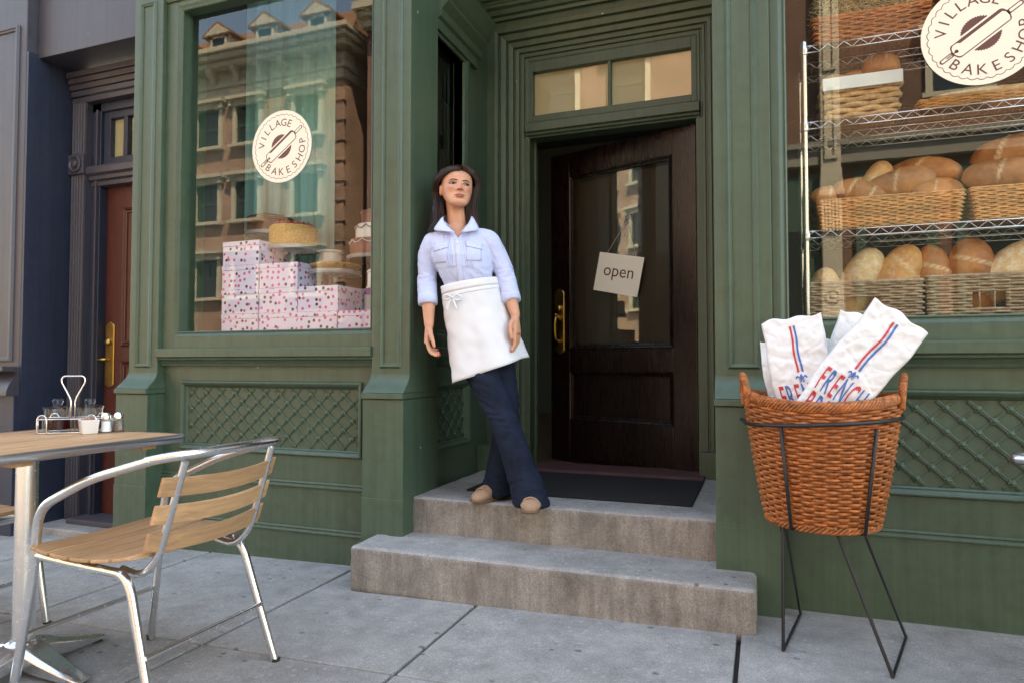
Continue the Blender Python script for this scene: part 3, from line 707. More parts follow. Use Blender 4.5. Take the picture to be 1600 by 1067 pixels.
# ================================================================== cafe furniture
def alu_mat(name, rough=.24, col=(.80, .80, .80)):
    t = NT(name); v = t.map()
    n = t.noise(t.map((6, 6, 6)), 9, 4, .6); sc = t.noise(v, 220, 2)
    c = t.mix(n, tuple(x*.86 for x in col), tuple(min(1, x*1.05) for x in col))
    rg = t.math('MULTIPLY_ADD', n, .16); rg.node.inputs[2].default_value = rough - .07
    t.bsdf(c, rg, 1.0, t.bump(sc, .05, .0005)); return t.m
ALU = alu_mat('polished_aluminium')
ALUE = alu_mat('table_edge_aluminium', .3, (.55, .57, .6))
def teak_mat(name, col, axis=0):
    t = NT(name); sx = [60, 60, 60]; sx[axis] = 3.0
    oi = t.n('ShaderNodeObjectInfo'); mp = t.map(tuple(sx))
    av = t.n('ShaderNodeVectorMath', operation='ADD'); t.l(mp, av.inputs[0])
    cb = t.n('ShaderNodeCombineXYZ'); t.l(t.math('MULTIPLY', oi.outputs['Random'], 90.0), cb.inputs[0]); t.l(t.math('MULTIPLY', oi.outputs['Random'], 37.0), cb.inputs[2]); t.l(cb.outputs[0], av.inputs[1])
    g = t.noise(av.outputs[0], 1.0, 5, .65, .6)
    c = t.mix(t.ramp(g, [(.28, 0.), (.72, 1.)]), tuple(x*.68 for x in col), tuple(x*1.2 for x in col))
    c = t.mix(1.0, c, t.ramp(oi.outputs['Random'], [(0., (.86, .84, .82)), (1., (1.1, 1.08, 1.06))]), 'MULTIPLY')
    t.bsdf(c, .5, 0, t.bump(g, .35, .001), .4); return t.m
TEAKX = teak_mat('teak_slat', (.54, .315, .165), 0)
TEAKY = teak_mat('teak_slat_across', (.54, .315, .165), 1)
RUB = simple('black_rubber', (.015, .015, .015), .8)
def make_chair(label, group):
    # local: +x forward, y sideways, z up; origin on the ground under the seat
    t = thing('cafe_chair', label, 'chair', group=group)
    r = .0125
    for s in (-1, 1):
        y0 = s*.235
        # front leg that turns back into the armrest, ends where the bowed top rail begins
        p = roundpath([(.295, y0*1.08, .0), (.235, y0, .40), (.215, y0*1.02, .595), (-.02, y0*1.07, .70), (-.255, y0*1.03, .765)], .07, 7)
        m = MB(); m.tube(p, r*1.12, 12); m.build('arm_and_front_leg', ALU, t, smooth=True, ang=60)
        # rear leg runs up into the seat side rail
        p = roundpath([(-.290, y0*1.06, .0), (-.165, y0*.97, .385), (-.13, y0*.96, .425), (.10, y0*.97, .437), (.225, y0*.99, .448)], .06, 6)
        m = MB(); m.tube(p, r*1.12, 12); m.build('rear_leg', ALU, t, smooth=True, ang=60)
        for fx, nm in ((.2965, 1), (-.2915, 1)):
            q = MB(); q.lathe([(.0145, -.002), (.0155, .012), (.0145, .016)], (fx, y0*(1.08 if fx > 0 else 1.06), 0), 14); q.build('foot_cap', RUB, t, smooth=True, ang=40)
        # back upright, hooked forward under the seat
        p = roundpath([(-.08, y0*.80, .425), (-.16, y0*.80, .41), (-.225, y0*.80, .47), (-.318, y0*.78, .758)], .05, 6)
        m = MB(); m.tube(p, r*.9, 10); m.build('back_upright', ALU, t, smooth=True, ang=60)
    # bowed top rail
    p = smoothpath([(-.235, -.2423, .7617), (-.29, -.232, .773), (-.345, -.17, .782), (-.375, 0, .786), (-.345, .17, .782), (-.29, .232, .773), (-.235, .2423, .7617)], 8)
    m = MB(); m.tube(p, r*1.16, 12); m.build('top_rail', ALU, t, smooth=True, ang=60)
    m = MB(); m.tube([(-.236, -.238, .20), (-.236, .238, .20)], .008, 10); m.build('stretcher', ALU, t, smooth=True, ang=60)
    m = MB(); m.tube([(.263, -.243, .20), (.263, .243, .20)], .008, 10); m.build('stretcher', ALU, t, smooth=True, ang=60)
    m = MB(); m.tube([(.225, -.235, .440), (.225, .235, .440)], .010, 10); m.build('seat_rail', ALU, t, smooth=True, ang=60)
    # seat: five dished slats running side to side, with chamfered ends
    for k in range(5):
        xa = -.200 + k*.086; xb = xa + .078
        zc = lambda x: .452 + .9*(x-.03)**2*.55
        n = 12; rs = []
        for i in range(n+1):
            y = -.262 + .524*i/n; dip = -.010*(1-(y/.262)**2); e = .004 if i in (0, n) else 0
            rs.append([(xa+e, y, zc(xa)+dip+e*.5), (xb-e, y, zc(xb)+dip+e*.5), (xb-e, y, zc(xb)+dip+.017-e), (xa+e, y, zc(xa)+dip+.017-e)])
        m = MB(); m.rings(rs); m.build('seat_slat', TEAKY, t, bevel=.003, seg=2)
    # backrest: three bowed slats
    for k, z in enumerate((.525, .607, .689)):
        n = 14; rs = []; hh = .029
        for i in range(n+1):
            y = -.235 + .47*i/n; bow = -.045*(1-(y/.235)**2)
            xb_ = -.2265 - (z-.47)*.325 + .010 + bow*.8; lean = .325*hh
            sag = -.012*(1-(y/.235)**2)
            rs.append([(xb_+lean, y, z-hh+sag), (xb_+lean+.013, y, z-hh+sag), (xb_-lean+.013, y, z+hh+sag), (xb_-lean, y, z+hh+sag)])
        m = MB(); m.rings(rs); m.build('back_slat', TEAKY, t, bevel=.003, seg=2)
    return t
ch1 = make_chair('aluminium cafe chair with teak slats, whole in view beside the table', 'cafe chairs at the table')
ch1.location = (-1.90, 1.695, gz(-1.9)); ch1.rotation_euler = (0, 0, R(180))
ch2 = copy_tree(ch1); ch2['label'] = 'aluminium cafe chair across the table, only its seat edge and a leg showing'
ch2.location = (-3.055, 1.69, gz(-3.05)); ch2.rotation_euler = (0, 0, R(0))
def make_table(label):
    t = thing('cafe_table', label, 'table', group='square cafe tables')
    h = .79; s = .34
    m = MB()
    prof = [(-.010, -.013), (.004, -.016), (.012, -.010), (.015, .0), (.012, .010), (.004, .014), (-.004, .012), (-.010, .008)]
    # edge tube swept round the square
    n = len(prof); c_ = .012; rs = []
    for k, (cx_, cy_) in enumerate(((1, 1), (-1, 1), (-1, -1), (1, -1))):
        for j in range(5):
            a = math.pi/2*k + math.pi/2*j/4
            rs.append([((s-c_)*cx_ + (c_+o)*math.cos(a), (s-c_)*cy_ + (c_+o)*math.sin(a), h-.012+d) for o, d in prof])
    m.rings(rs, closed=True); m.build('edge_band', ALUE, t, smooth=True, ang=50)
    for k in range(8):
        x0 = -s+.008 + k*(2*s-.016)/8; x1 = x0 + (2*s-.016)/8 - .004
        m = MB(); m.box(x0, x1, -s+.006, s-.006, h-.022, h+.001); m.build('top_slat', TEAKY, t, bevel=.0025)
    for y in (-.22, .22):
        m = MB(); m.box(-s+.03, s-.03, y-.03, y+.03, h-.044, h-.0225); m.build('batten', TEAKX, t, bevel=.002)
    m = MB(); m.box(-.13, .13, -.13, .13, h-.052, h-.045); m.build('top_plate', ALU, t)
    m = MB(); m.lathe([(.036, .10), (.034, .12), (.0335, h-.052)], n=28); m.build('post', ALU, t, smooth=True, ang=40)
    m = MB(); m.lathe([(.055, .055), (.058, .085), (.05, .105), (.036, .115)], n=28); m.build('base_hub', ALU, t, smooth=True, ang=40)
    for k in range(4):
        T = Matrix.Rotation(math.pi/2*k, 4, 'Z'); m = MB(); m.T = T; rs = []
        for r_, w_, zt, zb in ((.02, .05, .105, .045), (.06, .048, .100, .035), (.13, .043, .075, .022), (.22, .034, .045, .014), (.285, .027, .026, .012), (.295, .022, .020, .014)):
            rs.append([(r_, -w_, zb), (r_, w_, zb), (r_, w_, (zt*.72+zb*.28)), (r_, w_*.7, zt), (r_, -w_*.7, zt), (r_, -w_, (zt*.72+zb*.28))])
        m.rings(rs); m.build('foot', ALU, t, smooth=True, ang=35, bevel=.003)
        m = MB(); m.T = T; m.lathe([(.02, .0), (.02, .015)], (.27, 0, 0), 16); m.build('foot_pad', RUB, t)
    return t
tb1 = make_table('square teak cafe table with aluminium edge, condiments standing on it')
tb1.location = (-2.385, 1.60, gz(-2.38)); tb1.rotation_euler = (0, 0, 0)
tb1['label'] = 'square teak cafe table with aluminium rim and star base under the condiments'
tb2 = copy_tree(tb1); tb2['label'] = 'teak table of which only one corner shows past the wicker basket'
tb2.location = (1.156, 2.40, -.05); tb2.rotation_euler = (0, 0, R(52))
ZT = tb1.location.z + .791
# ------------------------------------------------------------------ condiments on the table
JG = NT('clear_jar_glass'); _b = JG.bsdf((.95, .96, .97), .02, 0, None, .5, **{'Transmission Weight': 1.0, 'IOR': 1.35}); JARG = glass_mat('clear_jar_glass_thin', (.97, .98, .98), .035)
SYR = simple('dark_berry_jam', (.030, .003, .003), .45, var=.1, bump=0, spec=.1)
SYR2 = simple('amber_syrup', (.20, .05, .008), .45, var=.1, bump=0, spec=.1)
CHR = simple('bright_chrome', (.85, .85, .85), .08, 1.0, var=.03, bump=0)
POR = simple('white_porcelain', (.82, .82, .82), .15, var=.02, bump=0)
def jar(loc, fill, label):
    t = thing('syrup_jar', label, 'jar', loc, group='jars in the wire rack')
    m = MB(); m.lathe([(.036, .0), (.043, .003), (.044, .02), (.044, .082), (.046, .086), (.046, .09), (.0405, .09), (.0405, .010), (.0, .009)], n=32, cap=True); m.build('glass_body', JARG, t, smooth=True, ang=40)
    m = MB(); m.lathe([(.0, .0095), (.0398, .0105), (.0398, .052), (.0, .052)], n=32); m.build('contents', fill, t, smooth=True, ang=40)
    m = MB(); m.lathe([(.047, .0905), (.048, .096), (.03, .1), (.012, .102), (.016, .108), (.019, .118), (.012, .126), (.0, .127)], n=28); m.build('lid', JARG, t, smooth=True, ang=40)
    return t
RX, RY = -2.515, 1.80
jar((RX-.0, RY-.005, ZT+.004), SYR, 'glass jar of dark jam in the wire rack')
jar((RX+.088, RY+.058, ZT+.004), SYR2, 'glass jar of amber syrup behind the sugar pot')
rk = thing('wire_rack', 'chrome wire condiment rack with tall triangular carrying handle', 'rack', (RX+.04, RY+.026, ZT), R(33))
m = MB(); W2, D2 = .108, .052
for z in (.004, .055):
    m.tube(roundpath([(-W2, 0, z), (-W2, -D2, z), (W2, -D2, z), (W2, D2, z), (-W2, D2, z), (-W2, 0, z)], .03, 5), .0022, 6)
m.build('rack_hoop', CHR, rk, smooth=True)
for x, y in ((-W2+.025, -D2-.002), (W2-.025, -D2-.002), (-W2+.025, D2+.002), (W2-.025, D2+.002)):
    m = MB(); m.tube(smoothpath([(x-.016, y, .003), (x-.016, y, .05), (x-.010, y, .066), (x, y, .07), (x+.010, y, .066), (x+.016, y, .05), (x+.016, y, .003)], 4), .0022, 6); m.build('rack_loop', CHR, rk, smooth=True)
m = MB(); m.tube([(-W2-.002, -.018, .003), (-W2-.002, -.018, .06), (-W2-.002, .018, .06), (-W2-.002, .018, .003)], .0022, 6); m.build('rack_loop', CHR, rk, smooth=True)
m = MB(); m.tube(roundpath([(-.007, 0, .004), (-.007, 0, .125), (-.042, 0, .195), (-.036, 0, .215), (.036, 0, .215), (.042, 0, .195), (.007, 0, .125), (.007, 0, .004)], .016, 5), .0030, 8); m.build('carrying_handle', CHR, rk, smooth=True)
# white porcelain sugar pots
def pot(loc, label, rz):
    t = thing('sugar_pot', label, 'pot', loc, rz, group='white sugar pots')
    m = MB(); rs = []
    for z, w_ in ((0, .024), (.004, .027), (.05, .032), (.053, .0335), (.053, .029), (.008, .024)):
        rs.append([(w_*a*(1 if abs(a) + abs(b) < 1.9 else .92), w_*b*(1 if abs(a)+abs(b) < 1.9 else .92), z) for a, b in ((1, -1), (1, 0), (1, 1), (0, 1), (-1, 1), (-1, 0), (-1, -1), (0, -1))])
    m.rings(rs); m.build('pot_body', POR, t, smooth=True, ang=40, bevel=.002)
    m = MB()
    for k in range(6): m.box(-.024, .024, -.02+k*.0065, -.0175+k*.0065, .012, .056+.003*(k % 3))
    m.build('sugar_sachets', simple('brown_sachet_paper', (.45, .27, .18), .7), t)
    return t
pot((-2.376, 1.816, ZT), 'white porcelain pot of sugar sachets in front of the amber jar', R(-25))
pot((-2.40, 1.908, ZT), 'white porcelain pot half hidden behind the salt shaker', R(-15))
def shaker(loc, fill, label):
    t = thing('shaker', label, 'shaker', loc, group='salt and pepper shakers')
    m = MB(); rs = []
    for r_, z in ((.018, 0), (.021, .002), (.021, .012), (.0165, .05), (.0145, .054)):
        rs.append([(r_*(1+.05*math.cos(8*2*math.pi*k/32))*math.cos(2*math.pi*k/32), r_*(1+.05*math.cos(8*2*math.pi*k/32))*math.sin(2*math.pi*k/32), z) for k in range(32)])
    m.rings(rs); m.build('glass_body', JARG, t, smooth=True, ang=50)
    m = MB(); m.lathe([(.0, .004), (.018, .005), (.0150, .044), (.0, .044)], n=20); m.build('contents', fill, t, smooth=True, ang=50)
    m = MB(); m.lathe([(.0165, .053), (.0165, .060), (.015, .070), (.009, .076), (.0, .078)], n=24); m.build('chrome_cap', CHR, t, smooth=True, ang=50)
    return t
shaker((-2.352, 1.868, ZT), simple('table_salt', (.85, .85, .85), .8), 'glass salt shaker with chrome cap')
shaker((-2.335, 1.908, ZT), simple('ground_pepper', (.16, .11, .09), .9, var=.6, scale=300), 'glass pepper shaker with chrome cap at the end of the condiments')
# ================================================================== signs and stickers
CREAMV = simple('cream_vinyl', (.80, .74, .60), .5, var=.02, bump=0)
BROWNV = simple('brown_vinyl', (.115, .035, .028), .5, var=.04, bump=0)
def decal(x, z, label, R0=.204, y=None):
    y = YG - .004 if y is None else y
    t = thing('round_shop_sticker', label, 'sticker', (x, y, z), group='round bakery stickers on the windows')
    def flatpoly(pts, d): return [(p[0], -d, p[1]) for p in pts]
    m = MB(); n = 96
    pts = [(R0*math.cos(2*math.pi*k/n), R0*math.sin(2*math.pi*k/n)) for k in range(n)]
    m.rings([flatpoly(pts, 0), flatpoly(pts, .001)]); m.build('disc', CREAMV, t)
    # scalloped line
    m = MB(); ns = 34; line = []
    for k in range(ns):
        for j in range(6):
            a = 2*math.pi*(k + j/6)/ns; r_ = R0*(.865 + .035*abs(math.sin(math.pi*j/6)))
            line.append((r_, a))
    rs = [[((r_+o)*math.cos(a), -.0014, (r_+o)*math.sin(a)) for o in (-.0014, .0014)] for r_, a in line]
    m.rings(rs, cap=False, closed=True, cyc=False); m.build('scalloped_line', BROWNV, t)
    # toothed wheel behind the rolling pin
    m = MB(); nt_ = 46; w_ = []
    for k in range(nt_*2): w_.append((R0*(.345 if k % 2 else .325)*math.cos(math.pi*k/nt_), R0*(.345 if k % 2 else .325)*math.sin(math.pi*k/nt_)))
    m.add([(0, -.0013, 0)] + [(p[0], -.0013, p[1]) for p in w_], [(0, 1+k, 1+(k+1) % len(w_)) for k in range(len(w_))]); m.build('toothed_wheel', BROWNV, t)
    ca, sa = math.cos(R(36)), math.sin(R(36))
    def rp(pts, d, mb): mb.add([(R0*(u*ca - v*sa), -d, R0*(u*sa + v*ca)) for u, v in pts], [tuple(range(len(pts)))])
    def capsule(a, b, w_, rnd, k=8):
        pts = []
        for i in range(k+1): th_ = -math.pi/2 + math.pi*i/k; pts.append((b + rnd*math.cos(th_), w_*math.sin(th_)))
        for i in range(k+1): th_ = math.pi/2 + math.pi*i/k; pts.append((a + rnd*math.cos(th_), w_*math.sin(th_)))
        return pts
    m = MB(); rp(capsule(-.52, .50, .185, .10), .0016, m); m.build('pin_halo', CREAMV, t)
    m = MB(); rp(capsule(-.50, .48, .150, .08), .0019, m)
    rp(capsule(-.80, -.50, .046, .046), .0019, m); rp(capsule(.50, .80, .046, .046), .0019, m); m.build('pin_outline', BROWNV, t)
    m = MB(); rp([(-.46, -.13), (.49, -.13), (.53, -.06), (.53, .04), (.49, .085), (-.46, .085)], .0022, m)
    rp(capsule(-.47, -.43, .13, .09, 12), .0023, m)
    rp(capsule(-.79, -.62, .025, .026), .0022, m); rp(capsule(.60, .79, .026, .028), .0022, m); m.build('pin_face', CREAMV, t)
    m = MB(); rp(capsule(-.50, -.50, .034, .034, 8), .0026, m); rp(capsule(-.70, -.50, .010, .012, 5), .0026, m); m.build('pin_axle', BROWNV, t)
    # lettering set on a circle
    def arc_text(word, a0, a1, rbase, size, inward):
        m_ = MB(); nL = len(word)
        for i, ch in enumerate(word):
            a = R(a0 + (a1-a0)*i/(nL-1)); vs_, fs_, lo_, hi_ = glyph(ch); mid = (lo_+hi_)/2
            rot = a - math.pi/2 if not inward else a + math.pi/2
            c_, s_ = math.cos(rot), math.sin(rot); r_ = R0*rbase
            P = []
            for v in vs_:
                u, q = (v[0]-mid)*size, v[1]*size
                P.append((r_*math.cos(a) + u*c_ - q*s_, -.0016, r_*math.sin(a) + u*s_ + q*c_))
            m_.add(P, fs_)
        return m_.build('lettering', BROWNV, t)
    arc_text('VILLAGE', 172, 66, .57, R0*.29, False)
    arc_text('BAKESHOP', 232, 368, .80, R0*.29, True)
    return t
decal(-2.525, 2.219, 'round cream VILLAGE BAKESHOP sticker on the cake display window')
decal(.808, 2.285, 'round cream VILLAGE BAKESHOP sticker on the bread window, cut by the photo edge')
# open sign hung behind the door glass on a suction hook
sg = thing('open_sign', 'cream card reading open, hung crookedly behind the door glass', 'sign')
Td = dn.matrix_basis.copy()
Ts_ = Matrix.Translation((DX1-.022, YB+.085, ZF+.012)) @ Matrix.Rotation(R(-18.5), 4, 'Z') @ Matrix.Translation((-.545, -.008, 1.235)) @ Matrix.Rotation(R(12), 4, 'Y')
sg.matrix_basis = Ts_
m = MB(); m.box(-.168, .168, -.002, .0, -.128, .128); m.build('card', simple('cream_card', (.86, .82, .70), .7, var=.02, bump=0), sg)
m = MB()
vs_, fs_, lo_, hi_ = glyph('open'); k_ = .225/(hi_-lo_)
m.add([((v[0]-(lo_+hi_)/2)*k_, -.003, (v[1]-.27)*k_*1.0+.012) for v in vs_], fs_); m.build('lettering', BROWNV, sg)
m = MB(); m.tube([(-.115, -.001, .118), (-.01, -.001, .34)], .0012, 5); m.tube([(.115, -.001, .118), (-.008, -.001, .34)], .0012, 5); m.build('string', simple('white_string', (.7, .68, .64), .8), sg)
m = MB(); m.T = Matrix.Translation((-.01, .0, .345)) @ Matrix.Rotation(R(90), 4, 'X'); m.lathe([(.018, -.006), (.016, -.002), (.006, .002), (.0, .003)], n=16); m.build('suction_hook', JARG, sg, smooth=True)
bl = MB()
for k in range(30): bl.box(-DW+st+.01, -st-.01, .03, .034, .78+k*.0375, .8174+k*.0375)
bl.build('bamboo_blind', simple('brown_bamboo', (.050, .026, .014), .6, var=.25, scale=4, stretch=(2, 1, 60)), dn)
# ================================================================== cake display window
plat = MB(); plat.box(-3.39, -1.89, 3.10, 4.0, .34, 1.150); plat.build('display_platform', simple('display_board', (.035, .045, .035), .6), shop)
TEAL = simple('pale_teal_cloth', (.20, .44, .41), .7, var=.1, scale=3, stretch=(30, 1, 1))
c = MB(); rs = []
for k in range(41):
    x = -3.335 + .74*k/40; yy = 3.66+.012*math.sin(k*.9)+.006*math.sin(k*2.1); rs.append([(x, yy, 1.16), (x, yy, 3.9)])
c.rings(rs, cap=False, cyc=False); o_ = c.build('curtain', TEAL, None, smooth=True); o_.modifiers.new('thick', 'SOLIDIFY').thickness = .003
tag(o_, 'pale teal curtain hanging behind the cake display', 'curtain')
def polka():
    t = NT('pink_dotted_paper'); uv = t.n('ShaderNodeUVMap')
    vo = t.n('ShaderNodeTexVoronoi', voronoi_dimensions='2D'); vo.inputs['Scale'].default_value = 25; vo.inputs['Randomness'].default_value = .72
    t.l(uv.outputs[0], vo.inputs['Vector'])
    dot = t.math('LESS_THAN', vo.outputs['Distance'], .235)
    sp = t.n('ShaderNodeSeparateColor'); t.l(vo.outputs['Color'], sp.inputs[0])
    br = t.math('GREATER_THAN', sp.outputs[0], .66); skip = t.math('LESS_THAN', sp.outputs[1], .9)
    ck = t.n('ShaderNodeTexChecker'); ck.inputs['Scale'].default_value = 130; t.l(uv.outputs[0], ck.inputs['Vector'])
    base = t.mix(ck.outputs['Fac'], (.64, .56, .71), (.72, .65, .78))
    dc = t.mix(br, (.62, .10, .28), (.07, .035, .03))
    c = t.mix(t.math('MULTIPLY', dot, skip), base, dc)
    t.bsdf(c, .55, 0, None, .3); return t.m
POLKA = polka()
def cake_box(loc, w_, d, h_, label, rz=0):
    t = thing('cake_box', label, 'box', loc, rz, group='dotted cake boxes stacked in the window')
    def bx(name, x0, x1, y0, y1, z0, z1, off):
        m = MB(); m.box(x0, x1, y0, y1, z0, z1); o = m.build(name, POLKA, t, bevel=.0015)
        me = o.data; ul = me.uv_layers.new(name='UVMap')
        for p in me.polygons:
            for li in p.loop_indices:
                v = me.vertices[me.loops[li].vertex_index].co
                if abs(p.normal.y) > .5: q = (v.x + off, v.z)
                elif abs(p.normal.x) > .5: q = (v.y + off + 1.3, v.z)
                else: q = (v.x + off, v.y + 3.1)
                ul.data[li].uv = (q[0], q[1] + off*.37)
    o_ = random.uniform(0, 9)
    bx('tray', -w_/2, w_/2, 0, d, 0, h_-.03, o_)
    bx('lid', -w_/2-.002, w_/2+.002, -.002, d+.002, h_-.0295, h_-.001, o_+2)
BW, BH, BD = .277, .147, .26
colx = [-2.945, -2.664, -2.386, -2.108]; ztop = 1.198-.047
names = ['bottom', 'second', 'third', 'top']
for c_i, nrow in enumerate((4, 3, 2, 1)):
    for r_i in range(nrow):
        col_s = ['leftmost', 'second', 'third', 'rightmost'][c_i]
        cake_box((colx[c_i]+random.uniform(-.004, .004), 3.20+random.uniform(0, .006), ztop + r_i*BH), BW-.004, BD, BH, 'pink dotted cake box, %s of the %s stack in the window' % (names[r_i] if nrow > 1 else 'only one', col_s))
CHOC = simple('chocolate_icing', (.055, .018, .010), .35, var=.3, scale=40)
YEL = simple('almond_crumb', (.56, .33, .10), .8, var=.4, scale=90, bump=1, bscale=150, bdist=.004)
ICE = simple('white_icing', (.80, .77, .72), .5, var=.04, bump=.3, bscale=60, bdist=.002)
PNK = simple('brown_cake_icing', (.27, .10, .07), .5, var=.15, scale=20)
BERRY = simple('red_berries', (.35, .03, .03), .3, var=.3, scale=60)
PIEC = simple('golden_pie_crust', (.52, .28, .09), .6, var=.35, scale=50, bump=.8, bscale=60, bdist=.004)
PURP = simple('purple_enamel', (.16, .02, .20), .3, var=.1)
def stand(loc, r_, h_, mat, label):
    t = thing('cake_stand', label, 'cake stand', loc, group='cake stands in the window')
    m = MB(); m.lathe([(r_*.5, 0), (r_*.52, .006), (r_*.30, .014), (.016, .03), (.012, h_*.5), (.020, h_*.8), (.05, h_-.012), (r_*.98, h_-.010), (r_, h_), (r_, h_+.012), (r_*.97, h_+.012), (r_*.96, h_+.002), (0, h_+.002)], n=40); m.build('stand_body', mat, t, smooth=True, ang=40)
    m = MB()
    for k in range(48): a = 2*math.pi*k/48; m.lathe([(.0, -.004), (.004, .0), (.0, .004)], (r_*1.0*math.cos(a), r_*1.0*math.sin(a), h_-.012), 5)
    m.build('beaded_rim', mat, t); return t
def cake(loc, r_, h_, mat, top, label, swags=False):
    t = thing('cake', label, 'cake', loc)
    m = MB(); m.lathe([(r_*.99, 0), (r_, .008), (r_, h_-.012), (r_*.96, h_-.002), (r_*.8, h_), (0, h_)], n=44); m.build('cake_body', mat, t, smooth=True, ang=50)
    m = MB()
    if top == 'berry':
        for k in range(16): a = 2*math.pi*k/16; m.lathe([(.006, 0), (.016, .008), (.014, .02), (.0, .027)], (r_*.72*math.cos(a), r_*.72*math.sin(a), h_-.002), 8)
        for k in range(9): a = 2*math.pi*k/9; m.lathe([(.006, 0), (.016, .008), (.014, .02), (.0, .027)], (r_*.4*math.cos(a), r_*.4*math.sin(a), h_-.002), 8)
        m.build('berries', BERRY, t, smooth=True)
    elif top == 'pipe':
        for k in range(30): a = 2*math.pi*k/30; m.lathe([(.012, 0), (.011, .01), (.0, .02)], (r_*.93*math.cos(a), r_*.93*math.sin(a), h_-.002), 7)
        for k in range(36): a = 2*math.pi*k/36; m.lathe([(.0, -.008), (.009, .0), (.0, .008)], (r_*1.0*math.cos(a), r_*1.0*math.sin(a), .008), 6)
        m.build('piped_border', ICE, t, smooth=True)
    elif top == 'choc':
        m.lathe([(r_*1.02, h_-.03), (r_*1.03, h_-.008), (r_*.9, h_+.004), (r_*.3, h_+.012), (0, h_+.014)], n=44); m.build('glaze', CHOC, t, smooth=True, ang=50)
    if swags:
        m = MB()
        for k in range(12):
            a0 = 2*math.pi*k/12
            m.tube([((r_+.004)*math.cos(a0+2*math.pi/12*j/6), (r_+.004)*math.sin(a0+2*math.pi/12*j/6), h_-.01-.022*math.sin(math.pi*j/6)) for j in range(7)], .003, 5)
        m.build('piped_swags', ICE, t, smooth=True)
    return t
zb = lambda n: ztop + n*BH
GLS = simple('pressed_glass', (.62, .64, .66), .12, var=.05, bump=0, **{'Transmission Weight': .55})
stand((-3.06, 3.60, 1.66), .165, .19, GLS, 'pressed glass cake stand under the chocolate cake'); cake((-3.06, 3.60, 1.864), .15, .10, CHOC, 'choc', 'glossy dark chocolate cake, leftmost in the window')
rs1 = MB(); rs1.box(-3.2, -2.9, 3.5, 3.75, 1.150, 1.66); rs1.build('display_riser', simple('white_riser_board', (.55, .53, .5), .7), shop)
stand((-2.73, 3.42, zb(3)-.0), .16, .115, GLS, 'pressed glass cake stand under the almond cake'); cake((-2.73, 3.42, zb(3)+.129), .145, .125, YEL, 'berry', 'almond crusted cake topped with red berries')
stand((-2.60, 3.62, 1.45), .12, .16, ICE, 'white footed stand behind the pie'); cake((-2.60, 3.62, 1.624), .07, .085, ICE, 'pipe', 'small white iced cake between the almond cake and the tiered cake')
rs2 = MB(); rs2.box(-2.76, -2.10, 3.47, 3.78, 1.150, 1.45); rs2.build('display_riser', MATS['white_riser_board'], shop)
stand((-2.42, 3.42, zb(2)), .155, .10, GLS, 'pressed glass stand under the golden pie')
pie = thing('pie', 'golden crusted pie on a glass stand', 'pie', (-2.42, 3.42, zb(2)+.114))
m = MB(); rs = []
for r_, z in ((.10, 0), (.145, .025), (.150, .034), (.138, .036), (.12, .042), (.07, .05), (.0, .052)): rs.append([(r_*(1+.025*math.cos(20*2*math.pi*k/80) if r_ > .13 else r_)*math.cos(2*math.pi*k/80), r_*(1+.025*math.cos(20*2*math.pi*k/80) if r_ > .13 else r_)*math.sin(2*math.pi*k/80), z) for k in range(80)] if r_ > .13 else [(r_*math.cos(2*math.pi*k/80), r_*math.sin(2*math.pi*k/80), z) for k in range(80)])
m.rings(rs); m.build('crust', PIEC, pie, smooth=True)
stand((-2.25, 3.62, 1.45), .19, .20, GLS, 'pressed glass stand under the tiered brown cake')
tc = cake((-2.25, 3.62, 1.664), .17, .10, PNK, None, 'three tiered brown and cream cake with piped white scrolls', True)
m = MB(); m.lathe([(.135, .1002), (.135, .185), (.125, .195), (0, .195)], n=44); m.build('middle_tier', ICE, tc, smooth=True, ang=50)
m = MB(); m.lathe([(.10, .1952), (.10, .275), (.09, .285), (0, .285)], n=44); m.build('upper_tier', PNK, tc, smooth=True, ang=50)
m = MB()
for r_, z in ((.139, .165), (.104, .265)):
    for k in range(12):
        a0 = 2*math.pi*k/12; m.tube([(r_*math.cos(a0+2*math.pi/12*j/6), r_*math.sin(a0+2*math.pi/12*j/6), z+.018-.02*math.sin(math.pi*j/6)) for j in range(7)], .003, 5)
m.build('piped_scrolls', simple('brown_piping', (.30, .2, .15), .6), tc, smooth=True)
stand((-2.05, 3.40, zb(1)), .125, .12, PURP, 'purple footed stand under the white piped cake'); cake((-2.05, 3.40, zb(1)+.134), .11, .095, ICE, 'pipe', 'white iced cake with piped border on the purple stand')
# ================================================================== bread window: wire shelving
rackS = thing('wire_shelving', 'chrome wire shelving unit stacked with bread behind the window', 'shelving')
SX0, SX1, SY0, SY1 = .185, 1.41, 3.225, 3.575
SZ = [1.168, 1.568, 2.054, 2.398]
STEEL = simple('chrome_wire', (.72, .73, .75), .22, 1.0, var=.05, bump=0)
for x in (SX0, SX1):
    for y in (SY0, SY1):
        m = MB(); m.lathe([(.0125, .33), (.0125, 2.415), (.0135, 2.417), (.0135, 2.43), (.010, 2.435)], (x, y, 0), 14); po_ = m.build('post', STEEL, rackS, smooth=True, ang=40)
        for z in SZ:
            m = MB(); m.lathe([(.0155, z-.028), (.0185, z-.024), (.0165, z+.018), (.0155, z+.02)], (x, y, 0), 14); m.build('collar', BLACK if z < 0 else STEEL, po_, smooth=True, ang=40)
def truss(m, a, b, z, n):
    a = Vector(a); b = Vector(b)
    m.tube([a+Vector((0, 0, z+.014)), b+Vector((0, 0, z+.014))], .0032, 6); m.tube([a+Vector((0, 0, z-.016)), b+Vector((0, 0, z-.016))], .0032, 6)
    pts = [a.lerp(b, k/n) + Vector((0, 0, z + (.013 if k % 2 else -.015))) for k in range(n+1)]
    m.tube(pts, .0022, 5)
